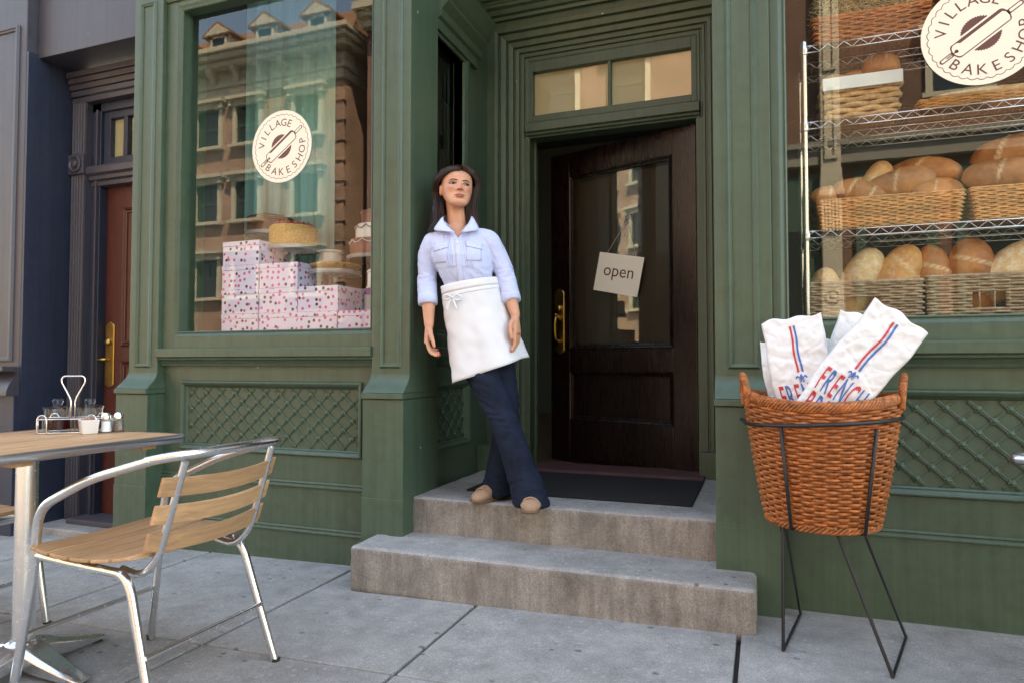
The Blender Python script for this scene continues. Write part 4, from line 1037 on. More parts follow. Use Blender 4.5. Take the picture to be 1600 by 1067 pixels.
for z in SZ:
    sh = empty('shelf', parent=rackS)
    m = MB(); truss(m, (SX0, SY0, 0), (SX1, SY0, 0), z, 38); truss(m, (SX0, SY1, 0), (SX1, SY1, 0), z, 38)
    truss(m, (SX0, SY0, 0), (SX0, SY1, 0), z, 10); truss(m, (SX1, SY0, 0), (SX1, SY1, 0), z, 10); truss(m, (SX0, (SY0+SY1)/2, 0), (SX1, (SY0+SY1)/2, 0), z-.004, 38)
    m.build('shelf_truss', STEEL, sh, smooth=True)
    m = MB()
    for k in range(1, 48): x = SX0 + (SX1-SX0)*k/48; m.tube([(x, SY0, z+.017), (x, SY1, z+.017)], .0018, 4)
    m.build('shelf_wires', STEEL, sh)
# ------------------------------------------------------------------ woven baskets
def wicker_mat(name, col, var=.3):
    t = NT(name); v = t.map((1, 1, 1))
    a = t.noise(v, 60, 4, .6); b = t.noise(t.map((4, 4, 150)), 1, 3)
    c = t.mix(t.ramp(a, [(.3, 0.), (.7, 1.)]), tuple(x*(1-var) for x in col), tuple(x*(1+var) for x in col))
    c = t.mix(.9, c, t.ramp(b, [(.3, .55), (.68, 1.3)]), 'MULTIPLY')
    t.bsdf(c, .5, 0, t.bump(a, .3, .001), .4); return t.m
WTAN = wicker_mat('tan_wicker', (.66, .32, .12)); WGREY = wicker_mat('grey_rattan', (.40, .28, .18)); WORG = wicker_mat('honey_willow', (.40, .128, .036), .45); WSEA = wicker_mat('seagrass', (.62, .40, .19))
def weave(m, outline, z0, z1, rows, r_, stakes, amp, flare=lambda t: 1.0, zoff=lambda a, t: 0, per=4, skip=None, sq=.8, step=1):
    # horizontal strands passing in front of and behind upright stakes; outline(a, s) -> (x, y, normal) with s the scale
    n = stakes*per
    for i in range(rows):
        t = (i + .5)/rows; s = flare(t); runs = [[]]
        for k in range(n + 1):
            a = k/n
            x, y, nx_, ny_ = outline(a, s)
            ph = math.pi*(k/per)/step + math.pi*i
            o = amp*math.cos(ph)
            zz = z0 + (z1-z0)*t + zoff(a, t)
            if skip and skip(a, zz):
                if runs[-1]: runs.append([])
                continue
            runs[-1].append((x + nx_*o, y + ny_*o, zz + random.uniform(-.1, .1)*r_))
        for rn in runs:
            if len(rn) > 2: m.tube(rn, r_, 5, sq=1.0)
def rect_outline(hx, hy, rad=.02):
    L = 4*(hx+hy)
    def f(a, s):
        X, Y_ = hx*s, hy*s; d = (a % 1.0)*4*(X+Y_)
        if d < 2*X: return (-X+d, -Y_, 0, -1)
        d -= 2*X
        if d < 2*Y_: return (X, -Y_+d, 1, 0)
        d -= 2*Y_
        if d < 2*X: return (X-d, Y_, 0, 1)
        d -= 2*X
        return (-X, Y_-d, -1, 0)
    return f
def circ_outline(r_):
    return lambda a, s: (r_*s*math.cos(2*math.pi*a), r_*s*math.sin(2*math.pi*a), math.cos(2*math.pi*a), math.sin(2*math.pi*a))
def rect_basket(loc, w_, d, h_, mat, label, rows=12, r_=.0045, stakes=40, flare0=.92, amp=.004, notch=None, band=None, rim=.007, stake_r=.0026):
    t = thing('bread_basket', label, 'basket', loc, group='bread baskets on the shelving')
    f = rect_outline(w_/2, d/2); fl = lambda q: flare0 + (1-flare0)*q
    m = MB(); weave(m, f, .006, h_-.006, rows, r_, stakes, amp, fl, skip=notch); o = m.build('woven_wall', mat, t, smooth=True); o['kind'] = 'stuff'
    m = MB()
    for k in range(stakes):
        a = (k + .5)/stakes; p = f(a, flare0); q = f(a, 1.0)
        if notch and notch(a, h_*.6): continue
        m.tube([(p[0], p[1], .002), (q[0], q[1], h_)], stake_r, 5)
    o = m.build('stakes', mat, t, smooth=True); o['kind'] = 'stuff'
    m = MB()
    for j, (dz, dr) in enumerate(((0, 0), (.006, .003), (.004, -.004))):
        pts = []
        for k in range(96):
            a = k/96; p = f(a, 1.0); wv = .002*math.sin(2*math.pi*(a*30 + j/3)); pts.append((p[0]+p[2]*(dr+wv), p[1]+p[3]*(dr+wv), h_+dz-.004))
        m.tube(pts, rim*.62, 6, closed=True)
    m.build('plaited_rim', mat, t, smooth=True)
    m = MB(); m.box(-w_/2*flare0, w_/2*flare0, -d/2*flare0, d/2*flare0, .002, .008); m.build('basket_base', mat, t)
    m = MB()
    if band: m.box(-w_/2-.006, w_/2+.006, -d/2-.030, -d/2-.024, h_-.05, h_+.006); m.build('cloth_band', band, t, bevel=.002)
    return t
# ------------------------------------------------------------------ loaves
def crust(name, dark, light, flour=0.0, sc=7):
    t = NT(name); g = t.map(); oi = t.n('ShaderNodeObjectInfo')
    ad = t.n('ShaderNodeVectorMath', operation='ADD'); t.l(g, ad.inputs[0]); cb = t.n('ShaderNodeCombineXYZ'); t.l(t.math('MULTIPLY', oi.outputs['Random'], 50.0), cb.inputs[0]); t.l(cb.outputs[0], ad.inputs[1]); v = ad.outputs[0]
    a = t.noise(v, sc, 5, .6); b = t.noise(v, 45, 4, .7)
    c = t.mix(t.ramp(a, [(.32, 0.), (.68, 1.)]), dark, light)
    at = t.n('ShaderNodeAttribute', attribute_name='score')
    c = t.mix(t.math('MULTIPLY', t.ramp(at.outputs['Fac'], [(.2, 0.), (.75, 1.)]), t.ramp(b, [(.3, .25), (.6, .8)])), c, (.74, .55, .31))
    if flour: c = t.mix(t.math('MULTIPLY', t.ramp(b, [(.45, 0.), (.65, 1.)]), flour), c, (.80, .72, .58))
    t.bsdf(c, .5, 0, t.bump(t.math('ADD', b, t.math('MULTIPLY', t.noise(v, 16, 5, .7), 2.0)), .6, .004), .35); return t.m
CR1 = crust('brown_crust', (.24, .072, .022), (.58, .24, .075)); CR2 = crust('pale_floured_crust', (.56, .29, .10), (.80, .60, .32), .5); CR3 = crust('golden_crust', (.48, .18, .05), (.76, .42, .14), .2)
def loaf_mesh(L, W, H, scores=3, seed=0, slant=.7, blunt=2.4):
    m = MB(); n1, n2 = 36, 22; sc = []; rs = []
    for i in range(n1+1):
        u = -1 + 2*i/n1; e = max(1e-3, (1-abs(u)**blunt))**.5; rg = []
        for k in range(n2):
            a = 2*math.pi*k/n2; y = math.cos(a); z = math.sin(a)
            zz = z if z > 0 else z*.55
            p = Vector((u*L/2, y*W/2*e, zz*H/2*e*1.1 + H*.28))
            q = 1 + .10*mnoise.noise(Vector((p.x*9+seed, p.y*9, p.z*9))) + .035*mnoise.noise(Vector((p.x*30+seed, p.y*30, p.z*30)))
            s_ = 0
            if scores and z > .15:
                for j in range(scores):
                    c0 = (-1 + 2*(j+.5)/scores)*.72; d = abs(u - c0 - slant*y*.30)
                    s_ = max(s_, max(0, 1 - d/(.085+.03*mnoise.noise(Vector((u*5, y*4, seed)))))*min(1, (z-.15)*3))
            p = Vector((p.x, p.y*q, p.z*q + (.012*H*8*0.2*s_ - .004*(1 if .25 < s_ < .55 else 0))))
            rg.append(p); sc.append(s_)
        rs.append(rg)
    m.rings(rs); me = bpy.data.meshes.new('loaf'); me.from_pydata([tuple(p) for p in m.v], [], m.f)
    bm = bmesh.new(); bm.from_mesh(me); bmesh.ops.recalc_face_normals(bm, faces=bm.faces); bm.to_mesh(me); bm.free()
    at = me.attributes.new('score', 'FLOAT', 'POINT'); at.data.foreach_set('value', sc)
    me.polygons.foreach_set('use_smooth', [True]*len(me.polygons)); return me
def loaf(loc, L, W, H, mat, label, rot=(0, 0, 0), scores=3, seed=0, group=None):
    me = loaf_mesh(L, W, H, scores, seed); me.materials.append(mat)
    o = link('bread_loaf', me, None, loc, tuple(R(a) for a in rot)); return tag(o, label, 'bread', group)
G3, G4, G2 = 'crusty loaves in the tan baskets', 'tall loaves in the grey baskets', 'round loaves in the white banded basket'
ZS = [z+.019 for z in SZ]
tanL = rect_basket((.512, 3.40, ZS[1]), .56, .30, .132, WTAN, 'long tan wicker bread basket on the middle shelf', rows=15, stakes=52, flare0=.93)
tanR = rect_basket((1.105, 3.40, ZS[1]), .58, .30, .136, WTAN, 'tan wicker bread basket cut by the photo edge', rows=15, stakes=52, flare0=.93)
zt = ZS[1]+.125
L3 = [((.30, 3.34, zt-.015), .24, .14, .12, CR1, (20, 8, 30), 2, 'dark loaf lying low at the near end of the long tan basket'),
      ((.385, 3.45, zt+.035), .24, .13, .12, CR3, (30, -25, -20), 2, 'loaf half buried behind the upright roll in the tan basket'),
      ((.405, 3.325, zt+.012), .25, .13, .115, CR1, (45, 12, 10), 2, 'split brown loaf at the front of the long tan basket'),
      ((.480, 3.43, zt+.085), .24, .125, .12, CR3, (70, -66, 20), 1, 'golden bread roll standing on end above its neighbours'),
      ((.575, 3.35, zt+.045), .28, .15, .125, CR1, (50, -12, -8), 1, 'broad brown loaf in the middle of the long tan basket'),
      ((.680, 3.43, zt+.095), .30, .15, .135, CR1, (40, 8, -22), 1, 'glossy brown loaf lying uppermost at the end of the tan basket'),
      ((.695, 3.32, zt+.0), .22, .13, .10, CR1, (30, 0, 8), 1, 'small dark loaf tucked below the glossy one'),
      ((.945, 3.35, zt+.04), .29, .17, .14, CR1, (40, 0, -5), 1, 'smooth round brown loaf in the basket at the photo edge'),
      ((1.045, 3.42, zt+.145), .38, .17, .15, CR1, (45, -4, -8), 2, 'large glossy loaf on top of the basket at the photo edge'),
      ((1.22, 3.36, zt+.03), .28, .16, .14, CR1, (40, 0, 12), 2, 'brown loaf beside the large glossy one at the photo edge')]
for i, (p, L, W, H, mt, ro, sc, lb) in enumerate(L3): loaf(p, L, W, H, mt, lb, ro, sc, i*3.1, G3)
nt1 = lambda a, z: (.10 < a < .185 and .045 < z < .105)
nt2 = lambda a, z: (.105 < a < .175 and .045 < z < .105)
gA = rect_basket((.412, 3.40, ZS[0]), .445, .30, .165, WGREY, 'grey rattan basket with handhold at the bottom beside the shelf post', rows=13, r_=.0062, stakes=30, flare0=.98, amp=.005, notch=nt1, rim=.012, stake_r=.004)
gB = rect_basket((.895, 3.40, ZS[0]), .49, .30, .175, WGREY, 'grey rattan basket with handhold at the bottom towards the photo edge', rows=13, r_=.0062, stakes=30, flare0=.98, amp=.005, notch=nt2, rim=.012, stake_r=.004)
L4 = [((.262, 3.40, 1.30), .28, .14, .12, CR2, (90, -86, 0), 2, 'short pale loaf standing at the near end of the grey basket'),
      ((.405, 3.41, 1.355), .35, .17, .14, CR2, (90, -66, 0), 2, 'pale floured loaf leaning out of the grey basket'),
      ((.548, 3.40, 1.36), .35, .175, .14, CR3, (86, -66, 6), 2, 'golden blunt ended loaf leaning beside the pale floured one'),
      ((.705, 3.41, 1.355), .33, .15, .13, CR1, (90, -98, -4), 2, 'dark upright loaf at the start of the second grey basket'),
      ((.835, 3.41, 1.365), .35, .19, .15, CR1, (90, -94, 6), 2, 'broad dark loaf standing in the second grey basket'),
      ((.985, 3.40, 1.385), .36, .18, .15, CR2, (80, -42, 0), 1, 'pale loaf sloping over the rim at the photo edge')]
for i, (p, L, W, H, mt, ro, sc, lb) in enumerate(L4): loaf(p, L, W, H, mt, lb, ro, sc, 40+i*2.3, G4)
sea = rect_basket((.415, 3.38, ZS[2]), .30, .26, .175, WSEA, 'seagrass basket with white cloth band on the upper shelf', rows=7, r_=.0125, stakes=18, flare0=.9, amp=.008, band=simple('white_cloth_band', (.74, .78, .74), .8), rim=.010)
for i, (p, L, W, H, mt, ro, lb) in enumerate([((.33, 3.37, ZS[2]+.165), .14, .12, .1, CR3, (0, 0, 20), 'round roll at the near corner of the white banded basket'), ((.42, 3.42, ZS[2]+.19), .19, .12, .10, CR3, (0, 0, -8), 'flat golden loaf in the middle of the white banded basket'), ((.51, 3.38, ZS[2]+.20), .16, .15, .15, CR1, (0, 0, 0), 'round scored loaf rising highest from the white banded basket')]):
    loaf(p, L, W, H, mt, lb, ro, 2, 70+i, G2)
trayB = rect_basket((.905, 3.38, ZS[2]), .54, .26, .04, WTAN, 'shallow wicker tray of long loaves below the sticker', rows=5, stakes=40, flare0=.95, rim=.006)
for i in range(4): loaf((.9+.02*i, 3.30+.055*i, ZS[2]+.035), .46, .06, .06, (CR3, CR1)[i % 2], 'long thin loaf in the shallow tray, %s from the glass' % ('first', 'second', 'third', 'fourth')[i], (0, 0, 2-1.5*i), 5, 80+i, 'long loaves in the tray')
STRAW = simple('golden_straw', (.55, .40, .18), .8, var=.3, scale=30)
bigB = rect_basket((.455, 3.40, ZS[3]), .46, .30, .12, WORG, 'tall straw filled wicker hamper on the top shelf', rows=10, r_=.0058, stakes=34, flare0=.96, amp=.006, rim=.012)
bigC = rect_basket((1.0, 3.40, ZS[3]), .48, .30, .24, WORG, 'wicker hamper on the top shelf behind the sticker', rows=20, r_=.0058, stakes=34, flare0=.96, amp=.006, rim=.012)
m = MB(); rnd = random.Random(3)
for k in range(900):
    p = Vector((.455+rnd.uniform(-.21, .21), 3.40+rnd.uniform(-.14, .12), ZS[3]+.09+rnd.uniform(0, .17))); d = Vector((rnd.uniform(-1, 1), rnd.uniform(-1, .4), rnd.uniform(-.9, .5))).normalized()*rnd.uniform(.05, .11)
    m.tube([p-d*.5, p+Vector((rnd.uniform(-.01, .01), rnd.uniform(-.01, .01), .012)), p+d*.5], .0011, 3)
tag(m.build('straw', STRAW), 'loose golden straw spilling from the tall hamper', 'straw', kind='stuff')
# ================================================================== willow basket on an iron stand
BX, BY = .192, 2.70; BZ0, BZ1 = .43, .866; RB0, RB1 = .183, .250
bst = thing('basket_stand', 'black iron wire stand carrying the willow basket', 'stand', (BX, BY, 0))
def P_(x, y, z): return (x-BX, y-BY, z)
zr = .800; rr_ = RB0 + (RB1-RB0)*(zr-BZ0)/(BZ1-BZ0) + .024
m = MB(); pts = [(rr_*math.cos(a), rr_*math.sin(a), zr + .018*math.cos(a)) for a in [R(195) + R(330)*k/48 for k in range(49)]]
pts = [(pts[0][0]-.018, pts[0][1]+.03, pts[0][2]+.012), (pts[0][0]-.010, pts[0][1]+.016, pts[0][2]+.01)] + pts
m.tube(pts, .0065, 8); m.build('ring', BLACK, bst, smooth=True)
m = MB(); rb_ = RB0*.80; m.tube([(rb_*math.cos(2*math.pi*k/40), rb_*math.sin(2*math.pi*k/40), BZ0-.008) for k in range(40)], .0055, 8, closed=True); m.build('bottom_ring', BLACK, bst, smooth=True)
def onring(a, r_, z): return (r_*math.cos(R(a)), r_*math.sin(R(a)), z)
feet = {'lf': (.053-BX, 2.551-BY), 'lb': (.128-BX, 2.945-BY), 'rf': (.374-BX, 2.458-BY), 'rb': (.476-BX, 2.831-BY)}
for f_, b_, a1, a2 in (('lf', 'lb', 205, 150), ('rf', 'rb', 285, 25)):
    g0 = .006
    m = MB(); A = onring(a1, rb_, BZ0-.008); B = onring(a2, rb_, BZ0-.008)
    m.tube([A, (*feet[f_], g0), (*feet[b_], g0), B], .0058, 8); m.build('bent_leg', BLACK, bst, smooth=True, ang=60)
for a_, zt_ in ((238, .79), (306, .785), (60, .80), (140, .79)):
    m = MB(); rt = RB0 + (RB1-RB0)*(zt_-BZ0)/(BZ1-BZ0) + .024
    m.tube([onring(a_, rt, zt_), onring(a_, RB0+.022, BZ0+.0), onring(a_, rb_, BZ0-.010)], .0058, 8); m.build('upright', BLACK, bst, smooth=True)
wb = thing('willow_basket', 'large honey willow basket holding the paper bread bags', 'basket', (BX, BY, BZ0))
H_ = BZ1-BZ0
fl = lambda t: (RB0 + (RB1-RB0)*min(1, t*1.06)**.85)/RB1
rim_dip = lambda a, t: .030*t*t*math.cos(2*math.pi*(a - R(-5)/(2*math.pi)))**2
m = MB(); weave(m, circ_outline(RB1), .012, H_-.03, 38, .0059, 34, .0080, fl, rim_dip, per=5); o = m.build('woven_wall', WORG, wb, smooth=True); o['kind'] = 'stuff'
m = MB()
for k in range(34):
    a = 2*math.pi*(k+.5)/34
    m.tube([((fl(t)*RB1)*math.cos(a), (fl(t)*RB1)*math.sin(a), H_*t) for t in (0, .2, .4, .6, .8, 1)], .0045, 6)
o = m.build('stakes', WORG, wb, smooth=True); o['kind'] = 'stuff'
m = MB()
for j in range(7):     # waled rim: strands twisting round each other
    pts = []
    for k in range(140):
        a = k/140; ph = 2*math.pi*(a*17 + j/7); x, y, nx_, ny_ = circ_outline(RB1)(a, 1.0)
        pts.append((x+nx_*.011*math.cos(ph), y+ny_*.011*math.cos(ph), H_-.012+.016*math.sin(ph) + rim_dip(a, 1.0)))
    m.tube(pts, .0055, 5, closed=True)
m.build('waled_rim', WORG, wb, smooth=True)
m = MB()
for j in range(4):
    pts = []
    for k in range(140):
        a = k/140; ph = 2*math.pi*(a*17 + j/4); x, y, nx_, ny_ = circ_outline(RB1)(a, fl(0))
        pts.append((x+nx_*.008*math.cos(ph), y+ny_*.008*math.cos(ph), .008+.010*math.sin(ph)))
    m.tube(pts, .0055, 5, closed=True)
m.build('waled_foot', WORG, wb, smooth=True)
m = MB(); m.lathe([(RB0*.97, .004), (RB0*.97, .014)], n=40); m.build('basket_base', WORG, wb)
for s, a0 in ((1, 180+8), (-1, 0-8)):
    m = MB(); hb = R(a0)
    c_, s_ = math.cos(hb), math.sin(hb); r0 = RB1+.006
    core = smoothpath([(r0*c_ - (-.062)*s_, r0*s_ + (-.062)*c_, H_+.005), ((r0+.006)*c_ + .06*s_, (r0+.006)*s_ - .06*c_, H_+.05), ((r0+.012)*c_, (r0+.012)*s_, H_+.092), ((r0+.006)*c_ - .06*s_, (r0+.006)*s_ + .06*c_, H_+.05), (r0*c_ - .062*s_, r0*s_ + .062*c_, H_+.005)][1:4], 12)
    base1 = Vector((r0*c_ + .058*s_, r0*s_ - .058*c_, H_-.02)); base2 = Vector((r0*c_ - .058*s_, r0*s_ + .058*c_, H_-.02))
    core = smoothpath([base1] + [core[0], core[12], core[-1]] + [base2], 14)
    for j in range(5):
        pts = []
        for k, p in enumerate(core):
            ph = k*.62 + 2*math.pi*j/5; tg = (core[min(k+1, len(core)-1)] - core[max(k-1, 0)]).normalized()
            u = Vector((c_, s_, 0)); v = tg.cross(u).normalized()
            pts.append(p + u*.0075*math.cos(ph) + v*.0075*math.sin(ph))
        m.tube(pts, .0052, 5)
    m.build('twisted_handle', WORG, wb, smooth=True)
# ------------------------------------------------------------------ paper bread bags
def paper():
    t = NT('white_paper'); v = t.map()
    a = t.noise(v, 14, 5, .6, .8); c = t.mix(a, (.74, .72, .70), (.84, .83, .82))
    wr = t.n('ShaderNodeTexVoronoi', feature='DISTANCE_TO_EDGE'); wr.inputs['Scale'].default_value = 11; t.l(v, wr.inputs['Vector'])
    h = t.math('ADD', t.math('MULTIPLY', a, .5), t.math('MULTIPLY', t.math('MINIMUM', wr.outputs['Distance'], .12), 2.2))
    b = t.bsdf(c, .6, 0, t.bump(h, .6, .010), .3, **{'Subsurface Weight': .15, 'Subsurface Radius': (.02, .015, .012), 'Subsurface Scale': .3}); return t.m
PAPER = paper(); REDI = simple('red_print', (.55, .04, .07), .6, var=.08, bump=0); BLUI = simple('blue_print', (.045, .14, .42), .6, var=.08, bump=0)
def bag(loc, rot, W, L, D, label, seed, openend=.95, tuck=.0):
    t = thing('bread_bag', label, 'paper bag', loc, group='printed paper bread bags in the basket')
    t.rotation_euler = tuple(R(a) for a in rot)
    def depth(u, v):      # front face relief, local -y towards the viewer
        e = max(0, 1-abs(u/(W/2))**14)**.5; q = .42 + .58*math.sin(math.pi*min(1, max(0, v/L))**.75) if v < L*.8 else (.42 + .58*math.sin(math.pi*.8**.75))*(1-(v/L-.8)/.2*openend)
        cr = .006*mnoise.noise(Vector((u*11+seed, v*8, seed))) + .013*(.25-abs(mnoise.noise(Vector((u*13+v*9, v*12-u*7+seed, 3)))))**1 + .011*(.22-abs(mnoise.noise(Vector((u*24-v*14, v*19+u*9+seed, 7))))) + .006*(.2-abs(mnoise.noise(Vector((u*50+v*30, v*46-u*22+seed, 9)))))
        return max(.0022*min(1, e*3), D*.5*e*max(.05, q) + (.55*cr + .003)*min(1, e*2))
    def wid(v): return 1.0 + .05*mnoise.noise(Vector((v*7, seed, 1))) - .10*(1-min(1, v/(L*.35)))
    def edge(v): return .008*mnoise.noise(Vector((v*11, seed+3, 2)))
    nu, nv = 40, 72; m = MB(); F = []; B = []
    for j in range(nv+1):
        v = L*j/nv
        fr_, bk = [], []
        for i in range(nu+1):
            u = -W/2 + W*i/nu; top = .004*math.sin(i*.35+seed)*(j/nv)**6 + .014*mnoise.noise(Vector((u*9, seed, 9)))*(j/nv)**8
            fr_.append((u*wid(v)+edge(v), -depth(u, v), v+top)); bk.append((u*wid(v)+edge(v), depth(u, v+.03)*.8+.001, v+top))
        F.append(fr_); B.append(bk)
    m.rings(F, cap=False, cyc=False); m.rings([b[::-1] for b in B], cap=False, cyc=False)
    o = m.build('paper_body', PAPER, t, smooth=True, fix=False); bm = bmesh.new(); bm.from_mesh(o.data); bmesh.ops.remove_doubles(bm, verts=bm.verts, dist=.002); bmesh.ops.recalc_face_normals(bm, faces=bm.faces); bm.to_mesh(o.data); bm.free()
    o.data.polygons.foreach_set('use_smooth', [True]*len(o.data.polygons))
    sm = o.modifiers.new('thick', 'SOLIDIFY'); sm.thickness = .0008; sm.offset = -1
    def put(mb, polys):        # lay flat print on the relief
        for vs_, fs_ in polys:
            bm = bmesh.new(); vv = [bm.verts.new((p[0], 0, p[1])) for p in vs_]
            for f in fs_:
                try: bm.faces.new([vv[i] for i in f])
                except ValueError: pass
            for ax, lo_, hi_, st_ in ((0, -W/2, W/2, .006), (2, 0, L, .008)):
                q = lo_ + st_
                while q < hi_:
                    no = Vector((0, 0, 0)); no[ax] = 1; co = Vector((0, 0, 0)); co[ax] = q
                    bmesh.ops.bisect_plane(bm, geom=bm.verts[:]+bm.edges[:]+bm.faces[:], plane_co=co, plane_no=no); q += st_
            bm.verts.index_update()
            mb.add([(v.co.x*wid(v.co.z)+edge(v.co.z), -depth(v.co.x, v.co.z)-.0024, v.co.z) for v in bm.verts], [[v.index for v in f.verts] for f in bm.faces]); bm.free()
    mr, mb_ = MB(), MB()
    z_f = L*.47
    def rect(x0, x1, z0, z1): return ([(x0, z0), (x1, z0), (x1, z1), (x0, z1)], [(0, 1, 2, 3)])
    put(mr, [rect(-.0105, -.0035, z_f+.035, L*.93)]); put(mb_, [rect(.0035, .0105, z_f+.035, L*.93)])
    def word(wd, z, hgt, sx, flip):
        x = 0; gl = []
        for ch in wd:
            g_ = glyph(ch, .010); gl.append((g_, x - g_[2])); x += g_[3]-g_[2] + .16
        tot = (x-.16)*sx
        for i, (g_, ox) in enumerate(gl):
            polys = [([((v[0]+ox)*sx - tot/2, z + v[1]*hgt) for v in g_[0]], g_[1])]
            put(mr if (i+flip) % 2 == 0 else mb_, polys)
    word('FRENCH', z_f-.092, .125, .0365*W/.19, 0); word('BREAD', z_f-.190, .125, .0420*W/.19, 0)
    fl_ = []
    n = 10      # fleur-de-lis: middle petal, two curled side petals, cross band
    fl_.append(([(0, z_f+.030), (.0055, z_f+.020), (.003, z_f+.008), (0, z_f+.006), (-.003, z_f+.008), (-.0055, z_f+.020)], [tuple(range(6))]))
    for s in (-1, 1):
        pts = [(s*(.004), z_f+.009), (s*.006, z_f+.018), (s*.012, z_f+.024), (s*.018, z_f+.020), (s*.019, z_f+.013), (s*.015, z_f+.011), (s*.0145, z_f+.016), (s*.011, z_f+.017), (s*.008, z_f+.012), (s*.006, z_f+.007)]
        fl_.append((pts if s > 0 else pts[::-1], [tuple(range(len(pts)))]))
        fl_.append(([(s*.002, z_f+.004), (s*.009, z_f+.001), (s*.007, z_f-.003), (s*.002, z_f+.0)][::s], [(0, 1, 2, 3)]))
    fl_.append(rect(-.010, .010, z_f+.0045, z_f+.0068))
    put(mb_, fl_)
    mr.build('red_printing', REDI, t, fix=False); mb_.build('blue_printing', BLUI, t, fix=False)
    return t
bag((.138, 2.565, .756), (-4, 36.8, 0), .198, .51, .024, 'paper FRENCH BREAD bag leaning far over at the front of the basket', 1.7)
bag((.168, 2.635, .730), (-3, -10, -8), .210, .445, .034, 'upright paper FRENCH BREAD bag beside the twisted basket handle', 5.2)
bag((.205, 2.735, .700), (-2, 17, 4), .17, .50, .05, 'paper bread bag standing behind the leaning one', 9.4)
bag((.20, 2.82, .70), (0, 2, 0), .12, .395, .06, 'paper bread bag mostly hidden between the two striped ones', 12.1)
bag((.11, 2.76, .70), (0, -10, -20), .13, .40, .07, 'paper bread bag hidden behind the upright one at the handle', 15.8)
# ================================================================== woman leaning in the doorway
from mathutils.bvhtree import BVHTree
PO = Vector((-1.40, 3.05, 0)); PRZ = R(20.5)
def skin_mat():
    t = NT('skin'); v = t.map(); a = t.noise(v, 9, 4, .6); b = t.noise(v, 70, 3)
    c = t.mix(t.ramp(a, [(.3, 0.), (.7, 1.)]), (.55, .255, .155), (.64, .325, .205))
    at = t.n('ShaderNodeAttribute', attribute_name='blush'); c = t.mix(t.math('MULTIPLY', at.outputs['Fac'], .6), c, (.52, .15, .11))
    t.bsdf(c, .45, 0, t.bump(b, .12, .001), .4, **{'Subsurface Weight': .12, 'Subsurface Radius': (.02, .008, .004), 'Subsurface Scale': .25}); return t.m
SKIN = skin_mat()
def elring(c, a, b, n=28, up=None, ax=None, sq=2.0):
    out = []
    for k in range(n):
        t = 2*math.pi*k/n; ct, st = math.cos(t), math.sin(t)
        x = math.copysign(abs(ct)**(2/sq), ct)*a; y = math.copysign(abs(st)**(2/sq), st)*b
        out.append((c[0]+x, c[1]+y, c[2]))
    return out
def limb(m, pts, radii, n=16, flat=None):
    P = smoothpath(pts, 6); k = len(pts); rr = []
    for i in range(len(P)):
        t = i/6; j = min(int(t), k-2); f = t-j; rr.append(radii[j]*(1-f)+radii[j+1]*f)
    m.tube(P, rr, n)
    for e, r_ in ((P[0], rr[0]), (P[-1], rr[-1])): ball(m, e, r_*.97)
def ball(m, c, r_, n=12, s=(1, 1, 1)):
    rs = []
    for i in range(1, n):
        th_ = math.pi*i/n; rs.append([(c[0]+s[0]*r_*math.sin(th_)*math.cos(2*math.pi*k/(n+4)), c[1]+s[1]*r_*math.sin(th_)*math.sin(2*math.pi*k/(n+4)), c[2]-s[2]*r_*math.cos(th_)) for k in range(n+4)])
    m.rings(rs)
def fuse(m, name, voxel, smooth_it=4, mat=None, parent=None, dispf=None, post=None):
    # unite overlapping closed volumes into one continuous surface
    me = bpy.data.meshes.new(name); me.from_pydata([tuple(p) for p in m.v], [], m.f)
    bm = bmesh.new(); bm.from_mesh(me); bmesh.ops.recalc_face_normals(bm, faces=bm.faces); bm.to_mesh(me); bm.free()
    o = link(name + '_tmp', me)
    r_ = o.modifiers.new('remesh', 'REMESH'); r_.mode = 'VOXEL'; r_.voxel_size = voxel
    s_ = o.modifiers.new('smooth', 'SMOOTH'); s_.factor = .5; s_.iterations = smooth_it
    dg = bpy.context.evaluated_depsgraph_get(); dg.update()
    out = bpy.data.meshes.new_from_object(o.evaluated_get(dg)); bpy.data.objects.remove(o)
    bm = bmesh.new(); bm.from_mesh(out); bm.normal_update()
    if dispf:
        for v in bm.verts: v.co += v.normal*dispf(v.co)
    if post: post(bm)
    for f in bm.faces: f.smooth = True
    bm.to_mesh(out); bm.free()
    out.name = name
    if mat: out.materials.clear(); out.materials.append(mat)
    return link(name, out, parent)
# --- head shape in head coordinates: x to image right, y backwards, z up from the chin
# z, half width, how far the face lies forward, how far the skull lies back
HL = [(-.002, .012, .078, -.048), (.004, .026, .086, -.038), (.014, .038, .0905, -.018), (.032, .0485, .0885, .002), (.050, .0555, .0885, .030), (.066, .0600, .0875, .050), (.082, .0640, .0870, .066),
      (.102, .0685, .0860, .080), (.120, .0700, .0840, .089), (.136, .0700, .0865, .094), (.158, .0705, .0875, .098), (.182, .0670, .0770, .094), (.203, .0550, .0560, .076), (.217, .0340, .0300, .045), (.224, .0100, .0080, .012)]
def hl(z):
    if z <= HL[0][0]: return HL[0][1:]
    for p, q in zip(HL, HL[1:]):
        if p[0] <= z <= q[0]:
            f = (z-p[0])/(q[0]-p[0])
            return tuple(p[i]*(1-f)+q[i]*f for i in (1, 2, 3))
    return HL[-1][1:]
def gs(x, s): return math.exp(-(x/s)**2)
def face_base(x, z):
    a, f, b = hl(z); hd = (f+b)/2; yc = (b-f)/2; q = min(.9999, abs(x)/a)
    return -yc + hd*(1-q**2.3)**(1/2.3)
